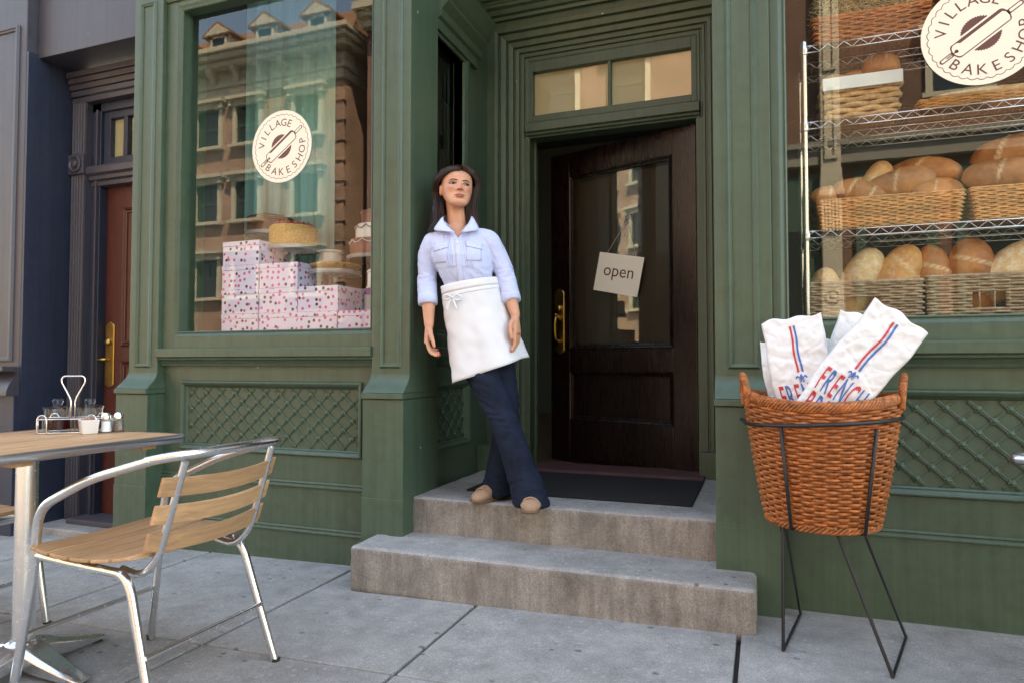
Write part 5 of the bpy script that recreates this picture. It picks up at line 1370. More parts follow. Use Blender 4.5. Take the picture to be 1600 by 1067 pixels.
def face_fwd(x, z):      # how far forward (-y) the face surface lies
    y = face_base(x, z); ax = abs(x)
    br = .0055 + .0155*max(0, min(1, (.128-z)/.040)) if z > .0855 else .021*max(0, 1-((.0855-z)/.0085)**2)      # nose ridge
    if z > .119: br *= max(0, 1-(z-.119)/.014)
    y += br*gs(x, .0072 + .0045*max(0, min(1, (.12-z)/.035)))
    y += .0095*gs(ax-.0125, .0058)*gs(z-.0835, .0068)          # wings of the nose
    y -= .0105*gs(ax-.0305, .0150)*gs(z-.1205, .0120)           # eye sockets
    y += .0068*gs(ax-.0305, .0125)*gs(z-.1185, .0075)           # eyeballs under the lids
    y += .0042*gs(ax-.040, .017)*gs(z-.094, .015)              # cheekbones
    y -= .0030*gs(ax-.030, .010)*gs(z-.066, .014)
    y += .0056*gs(x, .019)*gs(z-.0562, .0048) + .0066*gs(x, .0165)*gs(z-.0455, .0052) - .0022*gs(x, .019)*gs(z-.0510, .0018)
    y -= .0016*gs(x, .0035)*gs(z-.066, .008)
    y += .0050*gs(x, .017)*gs(z-.014, .012) - .0042*gs(x, .026)*gs(z-.0350, .0055)
    y += .0036*gs(ax-.027, .018)*gs(z-.137, .0065)
    return y
Mh = Matrix.Translation((-.0375, .0, 1.766)) @ Matrix.Rotation(R(15), 4, 'Z') @ Matrix.Rotation(R(2.5), 4, 'Y') @ Matrix.Rotation(R(-6), 4, 'X') @ Matrix.Diagonal((1.10, 1.03, .935, 1))
MhI = Mh.inverted()
def head(m):
    n = 56; rs = []; zs = [-.002 + .226*i/50 for i in range(51)]
    for z in zs:
        a, f, b = hl(z); hd = (f+b)/2; yc = (b-f)/2
        rs.append([Mh @ Vector(p) for p in elring((0, yc, z), a, hd, n, sq=2.3)])
    m.rings(rs)
    for s in (-1, 1):      # ears
        c = Mh @ Vector((s*.072, .006, .105)); ball(m, c, .027, 10, (.28, .55, 1.05))
def sculpt(bm):
    # refine the face: split the faces there and push them onto the modelled features
    for it in range(2):
        sel = set()
        for f in bm.faces:
            p = MhI @ f.calc_center_median()
            if p.y < -.035 and .0 < p.z < .16 and abs(p.x) < .058: sel.update(f.edges)
        if it == 0: bmesh.ops.subdivide_edges(bm, edges=list(sel), cuts=1, use_grid_fill=True)
    bl_ = bm.verts.layers.float.new('blush')
    for v in bm.verts:
        p = MhI @ v.co
        if p.y < -.01 and 0 < p.z < .2: v[bl_] = .75*gs(abs(p.x)-.042, .016)*gs(p.z-.088, .018) + .45*gs(p.x, .012)*gs(p.z-.084, .010) + .25*gs(p.x, .02)*gs(p.z-.012, .012)
        if p.y < -.020 and .001 < p.z < .19:
            a = hl(p.z)[0]; q = abs(p.x)/a
            w_ = max(0, min(1, (.93-q)/.22))*max(0, min(1, (p.z-.008)/.018))*min(1, max(0, (-p.y-.020)/.02))
            if w_ > 0:
                p.y = p.y*(1-w_) - face_fwd(p.x, p.z)*w_; v.co = Mh @ p
body = MB()
head(body)
# neck, shoulders, torso
limb(body, [tuple(Mh @ Vector((0, .026, .06))), (-.040, .034, 1.765), (-.036, .030, 1.70), (-.03, .02, 1.61)], [.050, .0475, .050, .075], 20)
def tor(z, u, y, a, b): return elring((u, y, z), a, b, 32, sq=2.3)
body.rings([tor(1.695, -.036, .025, .055, .045), tor(1.668, -.032, .022, .10, .055), tor(1.635, -.022, .02, .142, .070), tor(1.58, -.015, .012, .148, .085), tor(1.50, .0, .005, .138, .092), tor(1.42, .022, .004, .115, .078), tor(1.30, .05, .0, .138, .088), tor(1.18, .075, -.005, .155, .095), tor(1.09, .085, -.01, .14, .09)])
# arms
AL = [(-.150, .005, 1.610), (-.176, .02, 1.545), (-.180, .022, 1.438), (-.172, -.012, 1.30), (-.166, -.04, 1.19)]
AR = [(.128, -.005, 1.615), (.168, .005, 1.545), (.208, .0, 1.448), (.235, -.045, 1.33), (.260, -.085, 1.235)]
limb(body, AL, [.046, .041, .036, .034, .0235], 18); limb(body, AR, [.046, .041, .036, .034, .0235], 18)
# legs under the denim
LF = [(.03, -.02, 1.10), (.11, -.09, .93), (.195, -.15, .755), (.27, -.19, .56), (.325, -.222, .40)]
LB = [(.135, .01, 1.10), (.185, -.02, .93), (.215, -.03, .765), (.20, .0, .58), (.178, .012, .41)]
limb(body, LF, [.075, .068, .05, .046, .034], 16); limb(body, LB, [.075, .068, .05, .046, .034], 16)
def fingers(m, wrist, knuckle_c, across, fdir, curl_axis, curls, lens, thumb):
    # palm as a flattened loft from the wrist to the knuckles, four unequal fingers bent at the joints, thumb from the palm's side
    w_ = Vector(wrist); kc = Vector(knuckle_c); ac = Vector(across).normalized(); pd = (kc-w_).normalized(); nrm = ac.cross(pd).normalized()
    rs = []
    for t, hw, hd in ((-.12, .023, .021), (.1, .027, .019), (.45, .036, .017), (.8, .040, .015), (1.0, .039, .012)):
        c = w_.lerp(kc, t); rs.append([c + ac*(hw*math.cos(2*math.pi*k/20)) + nrm*(hd*math.sin(2*math.pi*k/20)) for k in range(20)])
    m.rings(rs)
    tips_ = []
    for i in range(4):
        p = kc + ac*(.0315 - i*.0212); d = Vector(fdir).normalized(); sp = ac*(.06 - i*.04)*.7; d = (d + sp).normalized()
        pts = [p - pd*.012]; rad = [.0092]
        for j, (seg, bend) in enumerate(zip(lens[i], curls[i])):
            d = Matrix.Rotation(R(bend), 3, Vector(curl_axis)) @ d
            p = p + d*seg; pts.append(p); rad.append((.0084, .0076, .0060)[j])
        m.tube(smoothpath(pts, 3), [rad[min(int(k/3), 3)] for k in range(len(pts)*3-2)], 10); ball(m, pts[-1], .0062, 8); tips_.append((pts[-1], d.copy()))
    P = [Vector(q) for q in thumb]
    m.tube(smoothpath(P, 4), [.0135, .0135, .013, .012, .0118, .0115, .011, .0105, .0100, .0095, .0090, .0085, .0072][:len(P)*4-3], 10); ball(m, P[-1], .0074, 8); tips_.append((P[-1], (P[-1]-P[-2]).normalized())); return tips_
LN = [(.040, .024, .020), (.044, .027, .021), (.041, .025, .020), (.033, .019, .018)]
# her right hand (image left): hangs, palm turned in, fingers curling towards the apron
wl = Vector((-.166, -.040, 1.180)); kl = Vector((-.176, -.055, 1.098))
tl = fingers(body, wl, kl, (.12, -.97, -.06), (.10, -.10, -.97), (0, -1, 0), [(20, 26, 16), (24, 30, 18), (28, 32, 20), (32, 34, 20)], LN, [(-.158, -.066, 1.165), (-.150, -.092, 1.140), (-.140, -.104, 1.112), (-.132, -.106, 1.082)])
wr_ = Vector((.258, -.088, 1.222)); kr = Vector((.270, -.112, 1.142))
tr_ = fingers(body, wr_, kr, (-.34, -.93, -.05), (.02, -.03, -1.0), (0, 1, 0), [(4, 14, 12), (6, 16, 12), (9, 18, 14), (13, 20, 16)], LN, [(.246, -.116, 1.206), (.236, -.140, 1.176), (.238, -.152, 1.146), (.243, -.154, 1.118)])
person = fuse(body, 'person', .0031, 2, SKIN, post=sculpt)
person.location = PO; person.rotation_euler = (0, 0, PRZ)
tag(person, 'woman in blue shirt, white apron and jeans leaning against the doorway pilaster, legs crossed', 'person')
bvh_body = None
def shirt_cut(bm):
    pass
def facepart(name, pts2, mat, lift=.001, thick=None):
    # a small patch laid on the face: polygon of (x, z) in head coordinates
    if name in ('lips', 'eyebrow'): pts2 = [(p.x, p.y) for p in smoothpath([(p[0], p[1], 0) for p in pts2], 4, closed=True)]
    m = MB(); m.T = Mh; c = (sum(p[0] for p in pts2)/len(pts2), sum(p[1] for p in pts2)/len(pts2)); n = len(pts2); rs = []
    for s in (1.0, .66, .33, .04):
        rg = []
        for p in pts2:
            x, z = c[0]+(p[0]-c[0])*s, c[1]+(p[1]-c[1])*s
            rg.append((x, -face_fwd(x, z)-lift*(1 if s < .9 else .35), z))
        rs.append(rg)
    m.rings(rs); return m.build(name, mat, person, smooth=True)
LIP = simple('lips', (.40, .125, .105), .35, var=.1, bump=0); BROW = simple('brow_hair', (.085, .040, .026), .8, bump=0); EYEW = simple('eye_white', (.62, .58, .54), .25, var=.02, bump=0); IRIS = simple('brown_iris', (.030, .016, .009), .15, bump=0); LASH_NOSTRIL = simple('lash_and_nostril_shade', (.012, .008, .007), .7, bump=0)
for s in (-1, 1):
    ex, ez = s*.0310, .1185
    alm = [(ex+.0158*math.cos(t), ez + (.0074*math.sin(t) if math.sin(t) > 0 else .0056*math.sin(t)) + .0010*math.cos(t)*s) for t in [2*math.pi*k/20 for k in range(20)]]
    eo = facepart('eye', alm, EYEW, .0010)
    facepart('iris', [(ex+.0026+.0072*math.cos(2*math.pi*k/16), ez+.0012+.0068*math.sin(2*math.pi*k/16)) for k in range(16)], IRIS, .0018)
    top = [(ex+.0174*math.cos(t), ez+.0088*math.sin(t)+.0010*math.cos(t)*s) for t in [math.pi*k/10 for k in range(11)]]
    facepart('eyelash', top + [(ex+.0155*math.cos(t), ez+.0060*math.sin(t)+.0010*math.cos(t)*s) for t in [math.pi*(10-k)/10 for k in range(11)]], LASH_NOSTRIL, .0022)
    bot = [(ex+.0164*math.cos(t), ez-.0062*math.sin(t)+.0010*math.cos(t)*s) for t in [math.pi*k/10 for k in range(11)]]
    facepart('eyelash', bot + [(ex+.0157*math.cos(t), ez-.0053*math.sin(t)+.0010*math.cos(t)*s) for t in [math.pi*(10-k)/10 for k in range(11)]], LASH_NOSTRIL, .0014)
    facepart('eyebrow', [(s*.0135, .1362), (s*.025, .1402), (s*.037, .1412), (s*.0485, .1355), (s*.0480, .1345), (s*.037, .1382), (s*.025, .1366), (s*.0135, .1325)], BROW, .0014)
    facepart('nostril_shade', [(s*.0070+.0024*math.cos(2*math.pi*k/10), .0790+.0011*math.sin(2*math.pi*k/10)) for k in range(10)], LASH_NOSTRIL, .0004)  # flat dark patch painted in for the shade inside each nose opening
lipu = [(-.0240, .0518), (-.014, .0568), (-.005, .0602), (0, .0588), (.005, .0602), (.014, .0568), (.0240, .0518), (.012, .0518), (0, .0512), (-.012, .0518)]
lipl = [(-.0225, .0503), (-.012, .0508), (0, .0502), (.012, .0508), (.0225, .0503), (.015, .0435), (.006, .0402), (-.006, .0402), (-.015, .0435)]
facepart('lips', lipu, LIP, .0012); facepart('lips', lipl, LIP, .0014)
# --- hair
def hair_mat():
    t = NT('dark_brown_hair'); v = t.map((90, 90, 6)); a = t.noise(v, 1, 4, .6)
    c = t.mix(a, (.010, .0040, .0028), (.050, .018, .0095)); t.bsdf(c, .38, 0, t.bump(a, .3, .002), .5); return t.m
HAIR = hair_mat()
def amin(s, sd=1):
    K = [(0, 0), (.19, 0), (.235, 26), (.28, 46), (.36, 64), (.46, 68), (.7, 62), (1, 54)] if sd > 0 else [(0, 0), (.215, 0), (.26, 26), (.31, 52), (.36, 76), (.42, 96), (.52, 100), (.7, 84), (1, 60)]
    for p, q in zip(K, K[1:]):
        if p[0] <= s <= q[0]: return p[1] + (q[1]-p[1])*(s-p[0])/(q[0]-p[0])
    return 70
def hairpos(a, s, off):
    # a: azimuth in degrees, 0 = face front, positive to image right; s: crown to tips
    ar = R(a)
    th_ = R(104)*min(1, s/.46)
    ex, ey, ez = .086+off, .106+off, .112+off
    fx = math.sin(ar); fy = -math.cos(ar)
    bulge = 1 + .10*math.sin(math.pi*min(1, s/.46))**2*abs(fx)
    p = Vector((ex*bulge*math.sin(th_)*fx + .012*math.cos(th_), .012 + ey*math.sin(th_)*fy, .126 + ez*math.cos(th_)))
    if s > .46:
        t = (s-.46)/.54; L = .225
        pull = 1 + .10*t + .16*t*t - .10*math.sin(math.pi*t)
        wv = .009*math.sin(t*7.5 + a*.045)*t
        p = Vector((p.x*pull + wv, .012 + (p.y-.012)*(1-.12*t) + .020*t + wv*.6, p.z - L*t))
    return p
m = MB(); rs = []
NA = 48
for j in range(41):
    s = j/40; a0 = amin(s) + 3; a1 = amin(s, -1) + 3; rg = []
    for k in range(NA+1):
        a = a0 + (360-a0-a1)*k/NA; a = a if a <= 180 else a-360
        rg.append(Mh @ hairpos(a, s, .002))
    rs.append(rg)
m.rings(rs, cap=False, cyc=False); hm = m.build('hair', HAIR, person, smooth=True); sm_ = hm.modifiers.new('thick', 'SOLIDIFY'); sm_.thickness = .006; sm_.offset = -1
m = MB(); rnd = random.Random(11)
for k in range(2200):
    sgn = 1 if k % 2 else -1; fr = rnd.random()
    deep = k % 3 == 0; off = rnd.uniform(.002, .016) if not deep else rnd.uniform(-.034, .0); s1 = rnd.uniform(.84, 1.0); wig = rnd.uniform(0, 6); pts = []
    for j in range(15):
        s = (.02 if not deep else .38) + (s1-(.02 if not deep else .38))*j/14; lo_ = amin(s, sgn)
        a = lo_ + (178-lo_)*fr; a += 1.8*math.sin(wig+s*7)
        p = hairpos(sgn*max(lo_, a), s, off + .003*math.sin(wig*2+s*7)); pts.append(Mh @ p)
    m.tube(pts, [.0017]*12 + [.0013, .0009, .0004], 4)
for k in range(160):      # stray hairs
    sgn = 1 if k % 2 else -1; fr = rnd.random(); off = rnd.uniform(.012, .026); s0 = rnd.uniform(.1, .6); wig = rnd.uniform(0, 6); pts = []
    for j in range(10):
        s = s0 + (min(1, s0+.45)-s0)*j/9; lo_ = amin(s, sgn); p = hairpos(sgn*(lo_ + (178-lo_)*fr + 4*math.sin(wig+s*6)), s, off*math.sin(math.pi*(j+.6)/10)+.004); pts.append(Mh @ p)
    m.tube(pts, .0006, 3)
o = m.build('hair_strands', HAIR, person, smooth=True); o['kind'] = 'stuff'
# --- blue shirt
def shirt_mat():
    t = NT('pale_blue_pinstripe'); v = t.map()
    sp = t.n('ShaderNodeSeparateXYZ'); t.l(v, sp.inputs[0])
    w1 = t.math('SINE', t.math('MULTIPLY', t.math('ADD', sp.outputs[0], t.math('MULTIPLY', sp.outputs[2], .22)), 1500.0))
    st = t.ramp(w1, [(.35, 0.), (.6, 1.)]); a = t.noise(v, 12, 3)
    c = t.mix(t.math('MULTIPLY', st, .45), (.50, .56, .79), (.68, .72, .86)); c = t.mix(.4, c, t.ramp(a, [(.3, .85), (.7, 1.05)]), 'MULTIPLY')
    wv = t.noise(v, 700, 2)
    t.bsdf(c, .8, 0, t.bump(wv, .15, .0006), .2, **{'Sheen Weight': .15}); return t.m
SHIRT = shirt_mat()
def fold(p, seed, f=1.0):
    d = mnoise.noise(Vector((p.x*16*f + seed, p.y*16*f, p.z*9*f))); e = mnoise.noise(Vector((p.x*34*f+p.z*22 + seed, p.y*30*f, p.z*14*f)))
    return .0035*d + .0028*(1-abs(e)*2.2)*.7
sm = MB()
sm.rings([tor(1.735, -.037, .034, .058, .052), tor(1.715, -.036, .032, .066, .056), tor(1.695, -.034, .028, .092, .060), tor(1.672, -.031, .022, .126, .070), tor(1.645, -.024, .016, .152, .084), tor(1.590, -.016, .008, .156, .100), tor(1.53, -.008, -.002, .150, .110), tor(1.47, .006, -.002, .140, .106), tor(1.40, .024, .002, .122, .088), tor(1.33, .042, .0, .134, .092), tor(1.26, .056, .0, .143, .096)])
limb(sm, [(-.122, .006, 1.618), (-.152, .008, 1.600), (-.177, .019, 1.54), (-.184, .022, 1.44), (-.177, -.006, 1.325)], [.056, .0565, .052, .0465, .0460], 20)
limb(sm, [(.085, .0, 1.622), (.128, -.002, 1.602), (.166, .004, 1.54), (.206, .0, 1.45), (.234, -.042, 1.338)], [.056, .0565, .052, .0465, .0460], 20)
VX, VZ = -.020, 1.612
def vneck(bm):
    # open the shirt in a V at the throat and at the neck hole
    for sx in (-1, 1):
        bmesh.ops.bisect_plane(bm, geom=bm.verts[:]+bm.edges[:]+bm.faces[:], plane_co=(VX, 0, VZ), plane_no=Vector((sx*1.0, 0, -.72)).normalized())
    bmesh.ops.bisect_plane(bm, geom=bm.verts[:]+bm.edges[:]+bm.faces[:], plane_co=(0, 0, 1.722), plane_no=(0, 0, 1))
    kill = []
    for f in bm.faces:
        c = f.calc_center_median()
        if c.z > 1.722 or (c.y < .03 and c.z > VZ and abs(c.x-VX) < (c.z-VZ)*.72): kill.append(f)
    bmesh.ops.delete(bm, geom=kill, context='FACES')
def sfold(p):
    d = fold(p, 3.3)
    if abs(p.x - .0) < .13 and p.z > 1.45: d *= .6
    if p.z < 1.47 and abs(p.x-.03) < .13: d += .0045*mnoise.noise(Vector((p.x*22+p.z*30, 4, p.z*20)))
    for ex, ez, k in ((-.184, 1.44, 1), (.204, 1.45, -1)):      # creases gathering at the elbows
        q = gs(p.z-ez, .075)*gs(p.x-ex, .08); e = mnoise.noise(Vector((p.x*18*k + p.z*46, p.y*12+k, p.z*30 - p.x*14*k)))
        d += q*.0075*(.35-abs(e))
    q = gs(p.z-1.585, .05)*gs(abs(p.x+.01)-.135, .035); d += q*.006*(.3-abs(mnoise.noise(Vector((p.x*40, p.y*20, p.z*26-p.x*20)))))
    return d
shirt = fuse(sm, 'shirt', .0050, 4, SHIRT, person, sfold, vneck)
s_ = shirt.modifiers.new('thick', 'SOLIDIFY'); s_.thickness = .0015; s_.offset = -1
shm = shirt.data; BV = BVHTree.FromPolygons([v.co.copy() for v in shm.vertices], [tuple(p.vertices) for p in shm.polygons])
def onshirt(x, z, lift=.0015):
    h, no, ix, d = BV.ray_cast(Vector((x, -1, z)), Vector((0, 1, 0)))
    return Vector((x, h.y-lift, z)) if h else None
def patch(name, pts, mat, lift, nu=10, nv=6, parent=None, th=.002):
    # a quad patch (four corners in x, z) laid over the shirt front
    m = MB(); rs = []
    for j in range(nv+1):
        rg = []
        for i in range(nu+1):
            u, v = i/nu, j/nv
            x = (pts[0][0]*(1-u)+pts[1][0]*u)*(1-v) + (pts[3][0]*(1-u)+pts[2][0]*u)*v; z = (pts[0][1]*(1-u)+pts[1][1]*u)*(1-v) + (pts[3][1]*(1-u)+pts[2][1]*u)*v
            rg.append(onshirt(x, z, lift) or Vector((x, -.1, z)))
        rs.append(rg)
    m.rings(rs, cap=False, cyc=False); o = m.build(name, mat, parent or shirt, smooth=True); q = o.modifiers.new('thick', 'SOLIDIFY'); q.thickness = th; q.offset = 0; return o
patch('placket', [(-.016, 1.36), (.012, 1.36), (-.010, 1.606), (-.036, 1.606)][:4], SHIRT, .0025, 6, 20)
for (xa, xb, zc, tilt) in ((-.145, -.068, 1.565, .016), (.018, .098, 1.572, -.016)):
    patch('pocket_flap', [(xa, zc-.010-tilt*.5), (xb, zc-.010+tilt*.5), (xb, zc+.018+tilt*.5), (xa, zc+.018-tilt*.5)], SHIRT, .0032, 10, 5, th=.002)
    patch('pocket', [(xa+.004, zc-.075), (xb-.004, zc-.075), (xb-.004, zc+.006), (xa+.004, zc+.006)], SHIRT, .0012, 10, 8, th=.0012)
BUT = simple('pearl_button', (.75, .73, .70), .2, bump=0)
for x, z in ((-.022, 1.585), (-.020, 1.53), (-.018, 1.46), (-.008, 1.40), (-.105, 1.558), (.058, 1.566)):
    p = onshirt(x, z, .006)
    if p: q = MB(); ball(q, p, .0040, 8, (1, .45, 1)); q.build('button', BUT, shirt, smooth=True)
# pin tucks on the front
for k in range(8):
    x0 = (-.092, -.082, -.072, -.062, .000, .010, .020, .030)[k]
    pts = [onshirt(x0 + .030*(1.62-z)/.2, z, .0012) for z in [1.635 - .17*j/14 for j in range(15)]]
    pts = [p for p in pts if p]
    if len(pts) > 4: q = MB(); q.tube(pts, .0016, 4); q.build('pin_tuck', SHIRT, shirt, smooth=True)
# collar: two pointed leaves folded over a band
CX = -.030
for s in (-1, 1):
    inner = [(CX, .088, 1.752), (CX+s*.060, .050, 1.752), (CX+s*.068, -.006, 1.734), (CX+s*.058, -.054, 1.692), (VX+s*.008, -.092, 1.630)]
    outer = [(CX, .100, 1.716), (CX+s*.082, .052, 1.710), (CX+s*.096, -.008, 1.698), (CX+s*.108, -.072, 1.654), (VX+s*.034, -.104, 1.638)]
    I_ = smoothpath(inner, 5); O_ = smoothpath(outer, 5); q = MB(); rs = []
    for j, (p, o_) in enumerate(zip(I_, O_)):
        t = j/(len(I_)-1)
        for kk in range(1):
            h = onshirt(o_.x, o_.z, .007)
            if h and t > .45 and o_.y > h.y - .002: o_ = Vector((o_.x, h.y, o_.z))
        mid = p.lerp(o_, .5) + Vector((s*.005*(1-t), -.006*t - .003, .005))
        rs.append([p, p.lerp(mid, .55) + Vector((0, -.002, .003)), mid, o_])
    q.rings(rs, cap=False, cyc=False); o = q.build('collar_leaf', SHIRT, shirt, smooth=True); o.modifiers.new('s', 'SUBSURF').levels = 1; o.modifiers['s'].render_levels = 1; z_ = o.modifiers.new('thick', 'SOLIDIFY'); z_.thickness = .002; z_.offset = 0
# turned back cuffs
def cuff(c0, c1, r_, nm='cuff'):
    c0 = Vector(c0); c1 = Vector(c1); q = MB(); q.tube([c0.lerp(c1, t) for t in (0, .06, .5, .94, 1)], [r_*.90, r_*.99, r_*1.02, r_*1.0, r_*.90], 26, cap=True, sq=.92); return q.build(nm, SHIRT, shirt, smooth=True, ang=70)
cuff((-.178, -.004, 1.345), (-.1745, -.018, 1.292), .0485); cuff((.2295, -.036, 1.352), (.242, -.056, 1.302), .0485)
NAIL = simple('red_nail_varnish', (.45, .015, .03), .2, bump=0)
for tip, d_ in tl + tr_:
    q = MB(); ball(q, tip + Vector((0, -.0042, 0)) + d_*.001, .0044, 8, (.95, .6, 1.25)); q.build('nail', NAIL, person, smooth=True)
q = MB(); q.tube(smoothpath([(-.088, -.015, 1.700), (-.066, -.058, 1.672), (-.037, -.072, 1.655), (-.006, -.058, 1.672), (.014, -.015, 1.700)], 6), .0011, 5); q.build('necklace', BRASS, person, smooth=True)
# --- jeans
def denim():
    t = NT('dark_denim'); v = t.map(); sp = t.n('ShaderNodeSeparateXYZ'); t.l(v, sp.inputs[0])
    a = t.noise(v, 7, 4, .6); f = t.noise(t.map((260, 260, 60)), 1, 3); tw = t.math('SINE', t.math('MULTIPLY', t.math('ADD', sp.outputs[0], sp.outputs[2]), 2600.0))
    c = t.mix(t.ramp(a, [(.35, 0.), (.75, 1.)]), (.005, .008, .017), (.014, .023, .046)); c = t.mix(.6, c, t.ramp(f, [(.3, .7), (.7, 1.25)]), 'MULTIPLY'); c = t.mix(.25, c, t.ramp(tw, [(.3, .7), (.7, 1.2)]), 'MULTIPLY')
    t.bsdf(c, .85, 0, t.bump(f, .2, .001), .2); return t.m
DENIM = denim()
jm = MB()
jm.rings([tor(1.36, .03, .0, .126, .088), tor(1.26, .055, .0, .148, .098), tor(1.16, .078, -.006, .166, .106), tor(1.08, .088, -.012, .160, .102), tor(1.02, .10, -.02, .13, .09)])
limb(jm, [(.035, -.02, 1.10), (.112, -.09, .93), (.192, -.148, .76), (.255, -.182, .60), (.297, -.205, .47)], [.088, .080, .0635, .066, .076], 24)
limb(jm, [(.135, .01, 1.10), (.185, -.015, .93), (.213, -.026, .765), (.203, -.004, .60), (.186, .008, .47)], [.088, .080, .0635, .064, .072], 24)
# bell bottoms
jm.rings([elring((.297, -.205, .50), .072, .066, 26), elring((.315, -.215, .43), .080, .078, 26), elring((.327, -.226, .375), .084, .088, 26), elring((.331, -.229, .352), .087, .092, 26)])
jm.rings([elring((.186, .008, .50), .068, .062, 26), elring((.180, .004, .43), .074, .074, 26), elring((.176, -.004, .385), .082, .086, 26), elring((.175, -.006, .362), .085, .089, 26)])
def jfold(p):
    d = .0035*mnoise.noise(Vector((p.x*14, p.y*14+7, p.z*10)))
    e = mnoise.noise(Vector((p.x*20 + p.z*26, p.y*14, p.z*22 - p.x*8))); d += .010*(.42-abs(e))*gs(p.z-.76, .15)
    d += .011*(.4-abs(mnoise.noise(Vector((p.x*12, p.y*12+3, p.z*30)))))*gs(p.z-.40, .09) + .007*(.4-abs(mnoise.noise(Vector((p.x*16+p.z*12, p.y*16+5, p.z*18)))))*gs(p.z-1.0, .12)
    return d
jeans = fuse(jm, 'jeans', .0052, 4, DENIM, person, jfold)
for pts in ([(.175, -.228, .74), (.235, -.262, .60), (.30, -.292, .47), (.345, -.325, .36)],):
    pass
# --- apron
def apron_mat():
    t = NT('white_cotton'); v = t.map(); a = t.noise(v, 10, 4); b = t.noise(v, 420, 2)
    c = t.mix(a, (.66, .66, .67), (.72, .72, .73)); t.bsdf(c, .85, 0, t.bump(b, .2, .0008), .2); return t.m
APR = apron_mat()
def aprow(t, n=64, arc=150, grow=0, wav=1.0):
    # waist t=0 to hem t=1; ring open at the back
    u = .030 + .100*t; rx = .140 + .050*t**1.2 + grow; ry = .104 + .040*t + grow; y0 = .0 - .030*t; out = []
    for k in range(n+1):
        a = R(-90 - arc + 2*arc*k/n); x = u + rx*math.cos(a); y = y0 + ry*math.sin(a)
        zt = 1.404 + (x-.03)*.17; zh = .967 + (x-.13)*.345
        z = zt*(1-t) + zh*t
        f = wav*(.010*t**1.5*math.sin(a*5+1.2) + .006*mnoise.noise(Vector((x*11, 2, z*6)))*min(1, t*3) + .0045*mnoise.noise(Vector((x*22+z*9, 5, z*20))) + .004*(.4-abs(mnoise.noise(Vector((x*9+z*14, 8, z*9-x*10))))))
        out.append((x + f*math.cos(a), y + f*math.sin(a), z))
    return out
q = MB(); q.rings([aprow(t/30) for t in range(31)], cap=False, cyc=False); ap = q.build('apron', APR, person, smooth=True); z_ = ap.modifiers.new('thick', 'SOLIDIFY'); z_.thickness = .0025; z_.offset = 1
q = MB(); q.rings([[(x, y, z + .001) for x, y, z in aprow(t, grow=.0022, wav=.9)] for t in (0, .03, .06, .088)], cap=False, cyc=False); wbnd = q.build('waistband', APR, ap, smooth=True); z_ = wbnd.modifiers.new('thick', 'SOLIDIFY'); z_.thickness = .0015; z_.offset = 1
q = MB(); q.rings([[(x, y, z + .001) for x, y, z in aprow(t, grow=.0040, wav=.9)] for t in (.098, .108, .122, .132)], cap=False, cyc=False); td = q.build('apron_tie', APR, ap, smooth=True); z_ = td.modifiers.new('thick', 'SOLIDIFY'); z_.thickness = .002
# bow knot with two loops and hanging ends, at the hip on the image-left side
def ribbon(pts, w_, name):
    P = smoothpath(pts, 6); q = MB(); rs = []
    for i, p in enumerate(P):
        rs.append([p + Vector((0, 0, w_)), p + Vector((0, -.002, 0)), p + Vector((0, 0, -w_))])
    q.rings(rs, cap=False, cyc=False); o = q.build(name, APR, ap, smooth=True); z_ = o.modifiers.new('thick', 'SOLIDIFY'); z_.thickness = .002; return o
bk = Vector((-.045, -.118, 1.318))
ribbon([bk, bk+Vector((-.026, -.010, .012)), bk+Vector((-.046, .0, .002)), bk+Vector((-.028, .006, -.010)), bk], .0055, 'bow_loop')
ribbon([bk, bk+Vector((.026, -.014, .012)), bk+Vector((.048, -.010, -.006)), bk+Vector((.024, -.004, -.014)), bk], .0055, 'bow_loop')
def tail(pts, w_):
    P = smoothpath(pts, 6); q = MB(); q.rings([[p + Vector((-w_, 0, 0)), p + Vector((0, -.003, 0)), p + Vector((w_, 0, 0))] for p in P], cap=False, cyc=False); o = q.build('bow_tail', APR, ap, smooth=True); z_ = o.modifiers.new('thick', 'SOLIDIFY'); z_.thickness = .002
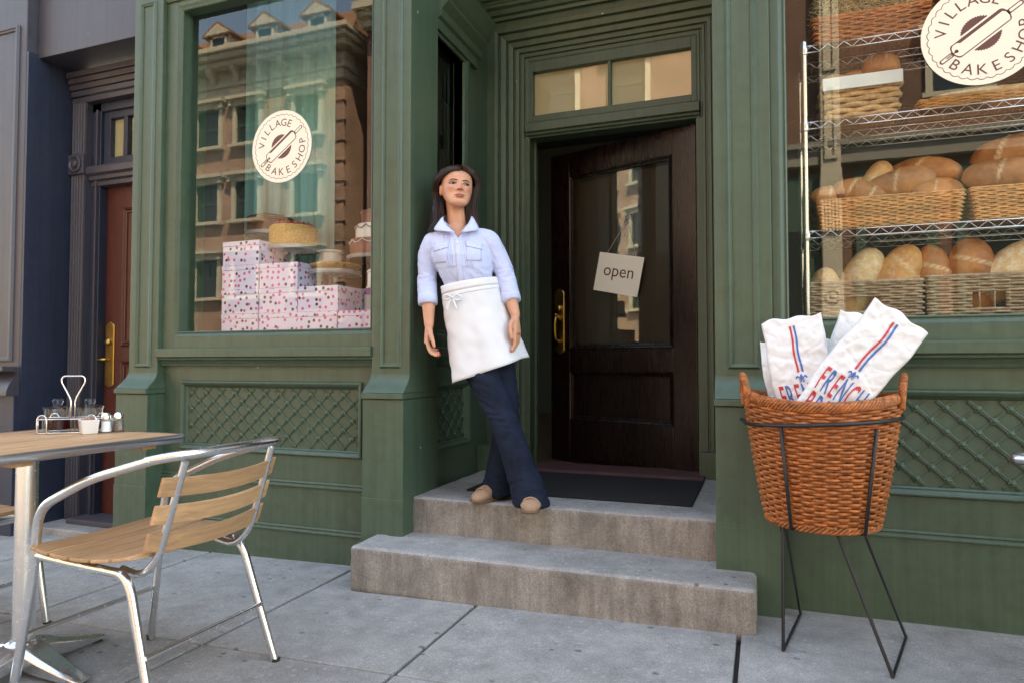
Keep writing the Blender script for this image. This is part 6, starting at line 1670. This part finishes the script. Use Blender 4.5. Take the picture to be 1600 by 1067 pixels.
tail([bk, bk+Vector((-.018, -.004, -.03)), bk+Vector((-.026, -.004, -.062))], .006); tail([bk, bk+Vector((.012, -.008, -.03)), bk+Vector((.022, -.010, -.058))], .006)
q = MB(); ball(q, bk+Vector((0, -.004, 0)), .008, 10, (1, .8, .9)); q.build('bow_knot', APR, ap, smooth=True)
# --- suede shoes
SUEDE = simple('tan_suede', (.36, .22, .135), .9, var=.15, scale=25, bump=.4, bscale=300); SOLE = simple('shoe_sole', (.20, .13, .09), .8)
def shoe(loc, rz, rx=0):
    t = empty('shoe', loc, parent=person); t.rotation_euler = (R(rx), 0, R(rz))      # toe along -y
    q = MB(); rs = []
    for y, a, h_ in ((.12, .028, .05), (.10, .036, .062), (.05, .038, .07), (.0, .041, .068), (-.04, .045, .060), (-.08, .047, .050), (-.11, .043, .042), (-.132, .032, .034), (-.145, .012, .022)):
        rs.append([(a*math.cos(w_)*(1 if math.sin(w_) > -.2 else .96), y, .010 + max(0, (h_*(.35 + .65*math.sin(w_))) if math.sin(w_) > -.54 else 0)) for w_ in [2*math.pi*k/24 for k in range(24)]])
    q.rings(rs); u_ = q.build('upper', SUEDE, t, smooth=True, ang=60)
    q = MB(); rs = []
    for z, s in ((0, .97), (.006, 1.03), (.013, 1.03)): rs.append([(x*s, y*(s if y < 0 else 1), z) for x, y in ((.0, .128), (.026, .122), (.038, .09), (.040, .04), (.043, -.02), (.048, -.07), (.044, -.11), (.030, -.138), (0, -.150), (-.030, -.138), (-.044, -.11), (-.048, -.07), (-.043, -.02), (-.040, .04), (-.038, .09), (-.026, .122))])
    q.rings(rs); q.build('sole', SOLE, t, smooth=True, ang=50)
    for k, y in enumerate((-.055, -.072, -.088)):
        q = MB(); q.tube([(.046*math.cos(w_), y - .006*math.sin(w_), .014 + (.0565 - k*.004)*math.sin(w_)) for w_ in [math.pi*(.08 + .84*j/12) for j in range(13)]], .0042, 6); q.build('strap', SUEDE, u_, smooth=True)
shoe((.152, -.012, ZF+.001), -38)
shoe((.333, -.215, ZF+.001), -4)
